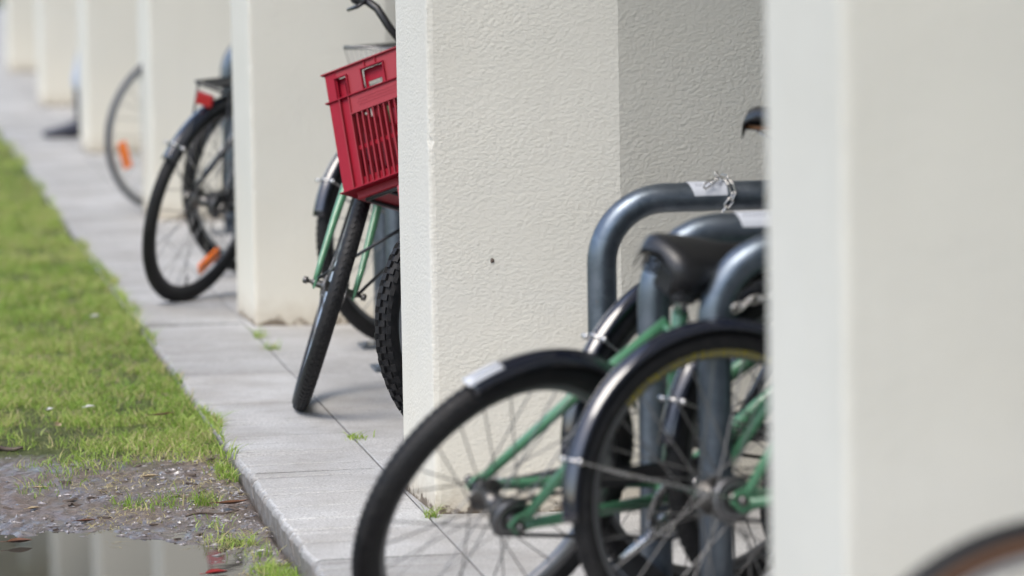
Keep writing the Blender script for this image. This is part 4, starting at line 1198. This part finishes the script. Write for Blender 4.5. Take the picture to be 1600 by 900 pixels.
# larger bark chips, each its own
rr_ = random.Random(9)
def chip_mesh(seed):
    q = random.Random(seed); b = MB(); n = 7
    top = [(math.cos(2 * math.pi * i / n) * (0.7 + 0.5 * q.random()), 0.38 * math.sin(2 * math.pi * i / n) * (0.6 + 0.7 * q.random())) for i in range(n)]
    vs = [(x, y, 0.16 + 0.10 * q.random()) for x, y in top] + [(x * 1.08, y * 1.1, -0.1) for x, y in top]
    b.add(vs, [tuple(range(n)), tuple(range(2 * n - 1, n - 1, -1))] + [(i, i + n, (i + 1) % n + n, (i + 1) % n) for i in range(n)], False)
    me = b.mesh("bark_chip"); fix_normals(me); return me
CH = [chip_mesh(s) for s in range(5)]
for i in range(46):
    while True:
        x, y = rr_.uniform(0.35, 0.995), rr_.uniform(8.5, 10.2)
        if x > 0.84 or rr_.random() < 0.35:
            z = float(ground_z(np.array([x]), np.array([y]))[0])
            if z > WATER_Z + 0.002: break
    s = rr_.uniform(0.007, 0.019)
    o = obj("bark_chip", CH[i % 5], "bark", None, Matrix.Translation((x, y, z + 0.001)) @ Euler((rr_.uniform(-.2, .2), rr_.uniform(-.2, .2), rr_.uniform(0, 6.28))).to_matrix().to_4x4() @ Matrix.Diagonal((s, s, s * 0.8, 1)))
    tag(o, "small dark bark chip lying on the wet soil between puddle and lawn", "bark chip", "bark chips on the wet soil")
def leaf(name, x, y, L, W, rz, label, m_, cat="leaf", dz=0.004, curl=0.18, tilt=(0, 0)):
    N, K = 9, 4; vs, fs = [], []
    for i in range(N + 1):
        t = i / N; hw = W / 2 * (math.sin(math.pi * min(1, t * 1.02 + 0.01)) ** 0.8)
        for k in range(K + 1):
            s = (k / K - .5) * 2
            vs.append(((t - .5) * L, s * hw, abs(s) * hw * 0.45 + curl * L * (t - .5) ** 2 + 0.0006 * random.random()))
    for i in range(N):
        for k in range(K): fs.append((i * (K + 1) + k, (i + 1) * (K + 1) + k, (i + 1) * (K + 1) + k + 1, i * (K + 1) + k + 1))
    n = len(vs); vs += [(a, b_, c - 0.0007) for a, b_, c in vs]; fs += [tuple(n + q for q in f[::-1]) for f in fs]
    b = MB(); b.add(vs, fs)
    b.tube([(-L * .5, 0, curl * L * .25), (-L * .72, 0.003, curl * L * .3)], 0.0009, 5)
    gz = max(float(ground_z(np.array([x]), np.array([y]))[0]), WATER_Z)
    o = b.build(name, m_, None, Matrix.Translation((x, y, gz + dz)) @ Euler((tilt[0], tilt[1], rz)).to_matrix().to_4x4())
    tag(o, label, cat, "fallen leaves and petals" if cat in ("leaf", "petal") else None)
leaf("fallen_leaf", 0.445, 9.15, 0.060, 0.034, 0.2, "dark red brown curled leaf at the left end of the puddle shore", "leaf_brown", curl=0.25, dz=0.006)
leaf("fallen_leaf", 0.840, 8.66, 0.055, 0.030, 0.4, "deep red soaked leaf at the right end of the puddle", "leaf_red", dz=0.003)
leaf("fallen_leaf", 0.955, 9.43, 0.085, 0.026, 0.35, "long brown leaf on the soil close to the pavement edge", "leaf_brown", dz=0.012, curl=0.3)
leaf("fallen_leaf", 0.800, 9.84, 0.040, 0.018, 0.0, "small tan leaf on bare soil where the lawn ends", "leaf_tan")
leaf("fallen_leaf", 0.530, 9.77, 0.045, 0.012, -0.1, "narrow pale tan leaf flat on the mud", "leaf_tan")
leaf("fallen_leaf", 0.500, 9.55, 0.036, 0.018, 0.5, "yellow brown leaf on the mud near the left of the photo", "leaf_tan")
leaf("fallen_leaf", 0.610, 9.38, 0.050, 0.015, 0.2, "dark narrow leaf on the wet mud beyond the puddle", "leaf_brown")
leaf("fallen_leaf", 0.900, 10.62, 0.075, 0.016, 0.55, "long reddish brown leaf caught in the grass near the pavement", "leaf_brown", dz=0.035)
leaf("fallen_leaf", 0.620, 10.55, 0.045, 0.018, 1.2, "orange brown leaf standing in the grass at the lawn's end", "leaf_tan", dz=0.03, tilt=(0.6, 0))
leaf("petal", 0.722, 10.80, 0.030, 0.020, 0.3, "white petal on the grass, larger of two near the lawn's end", "petal", "petal", dz=0.035)
leaf("petal", 0.617, 10.76, 0.026, 0.018, 0.9, "white petal on the grass, farther left of two near the lawn's end", "petal", "petal", dz=0.035)
leaf("petal", 0.880, 12.75, 0.034, 0.022, 0.5, "white petal lying in the lawn beside the uneven paving slab", "petal", "petal", dz=0.045)
leaf("petal", 0.960, 8.86, 0.020, 0.014, 0.5, "white scrap on the soil against the pavement edge", "petal", "petal", dz=0.010)
def twig(x, y, L, r_, rz, label):
    b = MB(); pts = [Vector(((t - .5) * L, 0.004 * math.sin(t * 5), 0.003 * math.sin(t * 7))) for t in [i / 8 for i in range(9)]]
    b.tube(pts, [r_ * (1 - 0.5 * i / 8) for i in range(9)], 7)
    gz = float(ground_z(np.array([x]), np.array([y]))[0])
    tag(b.build("twig", "bark", None, Matrix.Translation((x, y, gz + r_ * 0.8)) @ Matrix.Rotation(rz, 4, 'Z')), label, "twig")
twig(0.475, 10.36, 0.09, 0.008, 0.05, "thick dark twig on the mud at the left edge of the photo")
twig(0.900, 9.36, 0.13, 0.0035, 0.3, "thin dark twig on the soil under the long brown leaf")
twig(0.985, 10.05, 0.07, 0.004, 0.5, "short dark twig poking over the pavement edge")
twig(0.74, 8.74, 0.05, 0.003, 0.1, "small brown twig floating in the puddle")
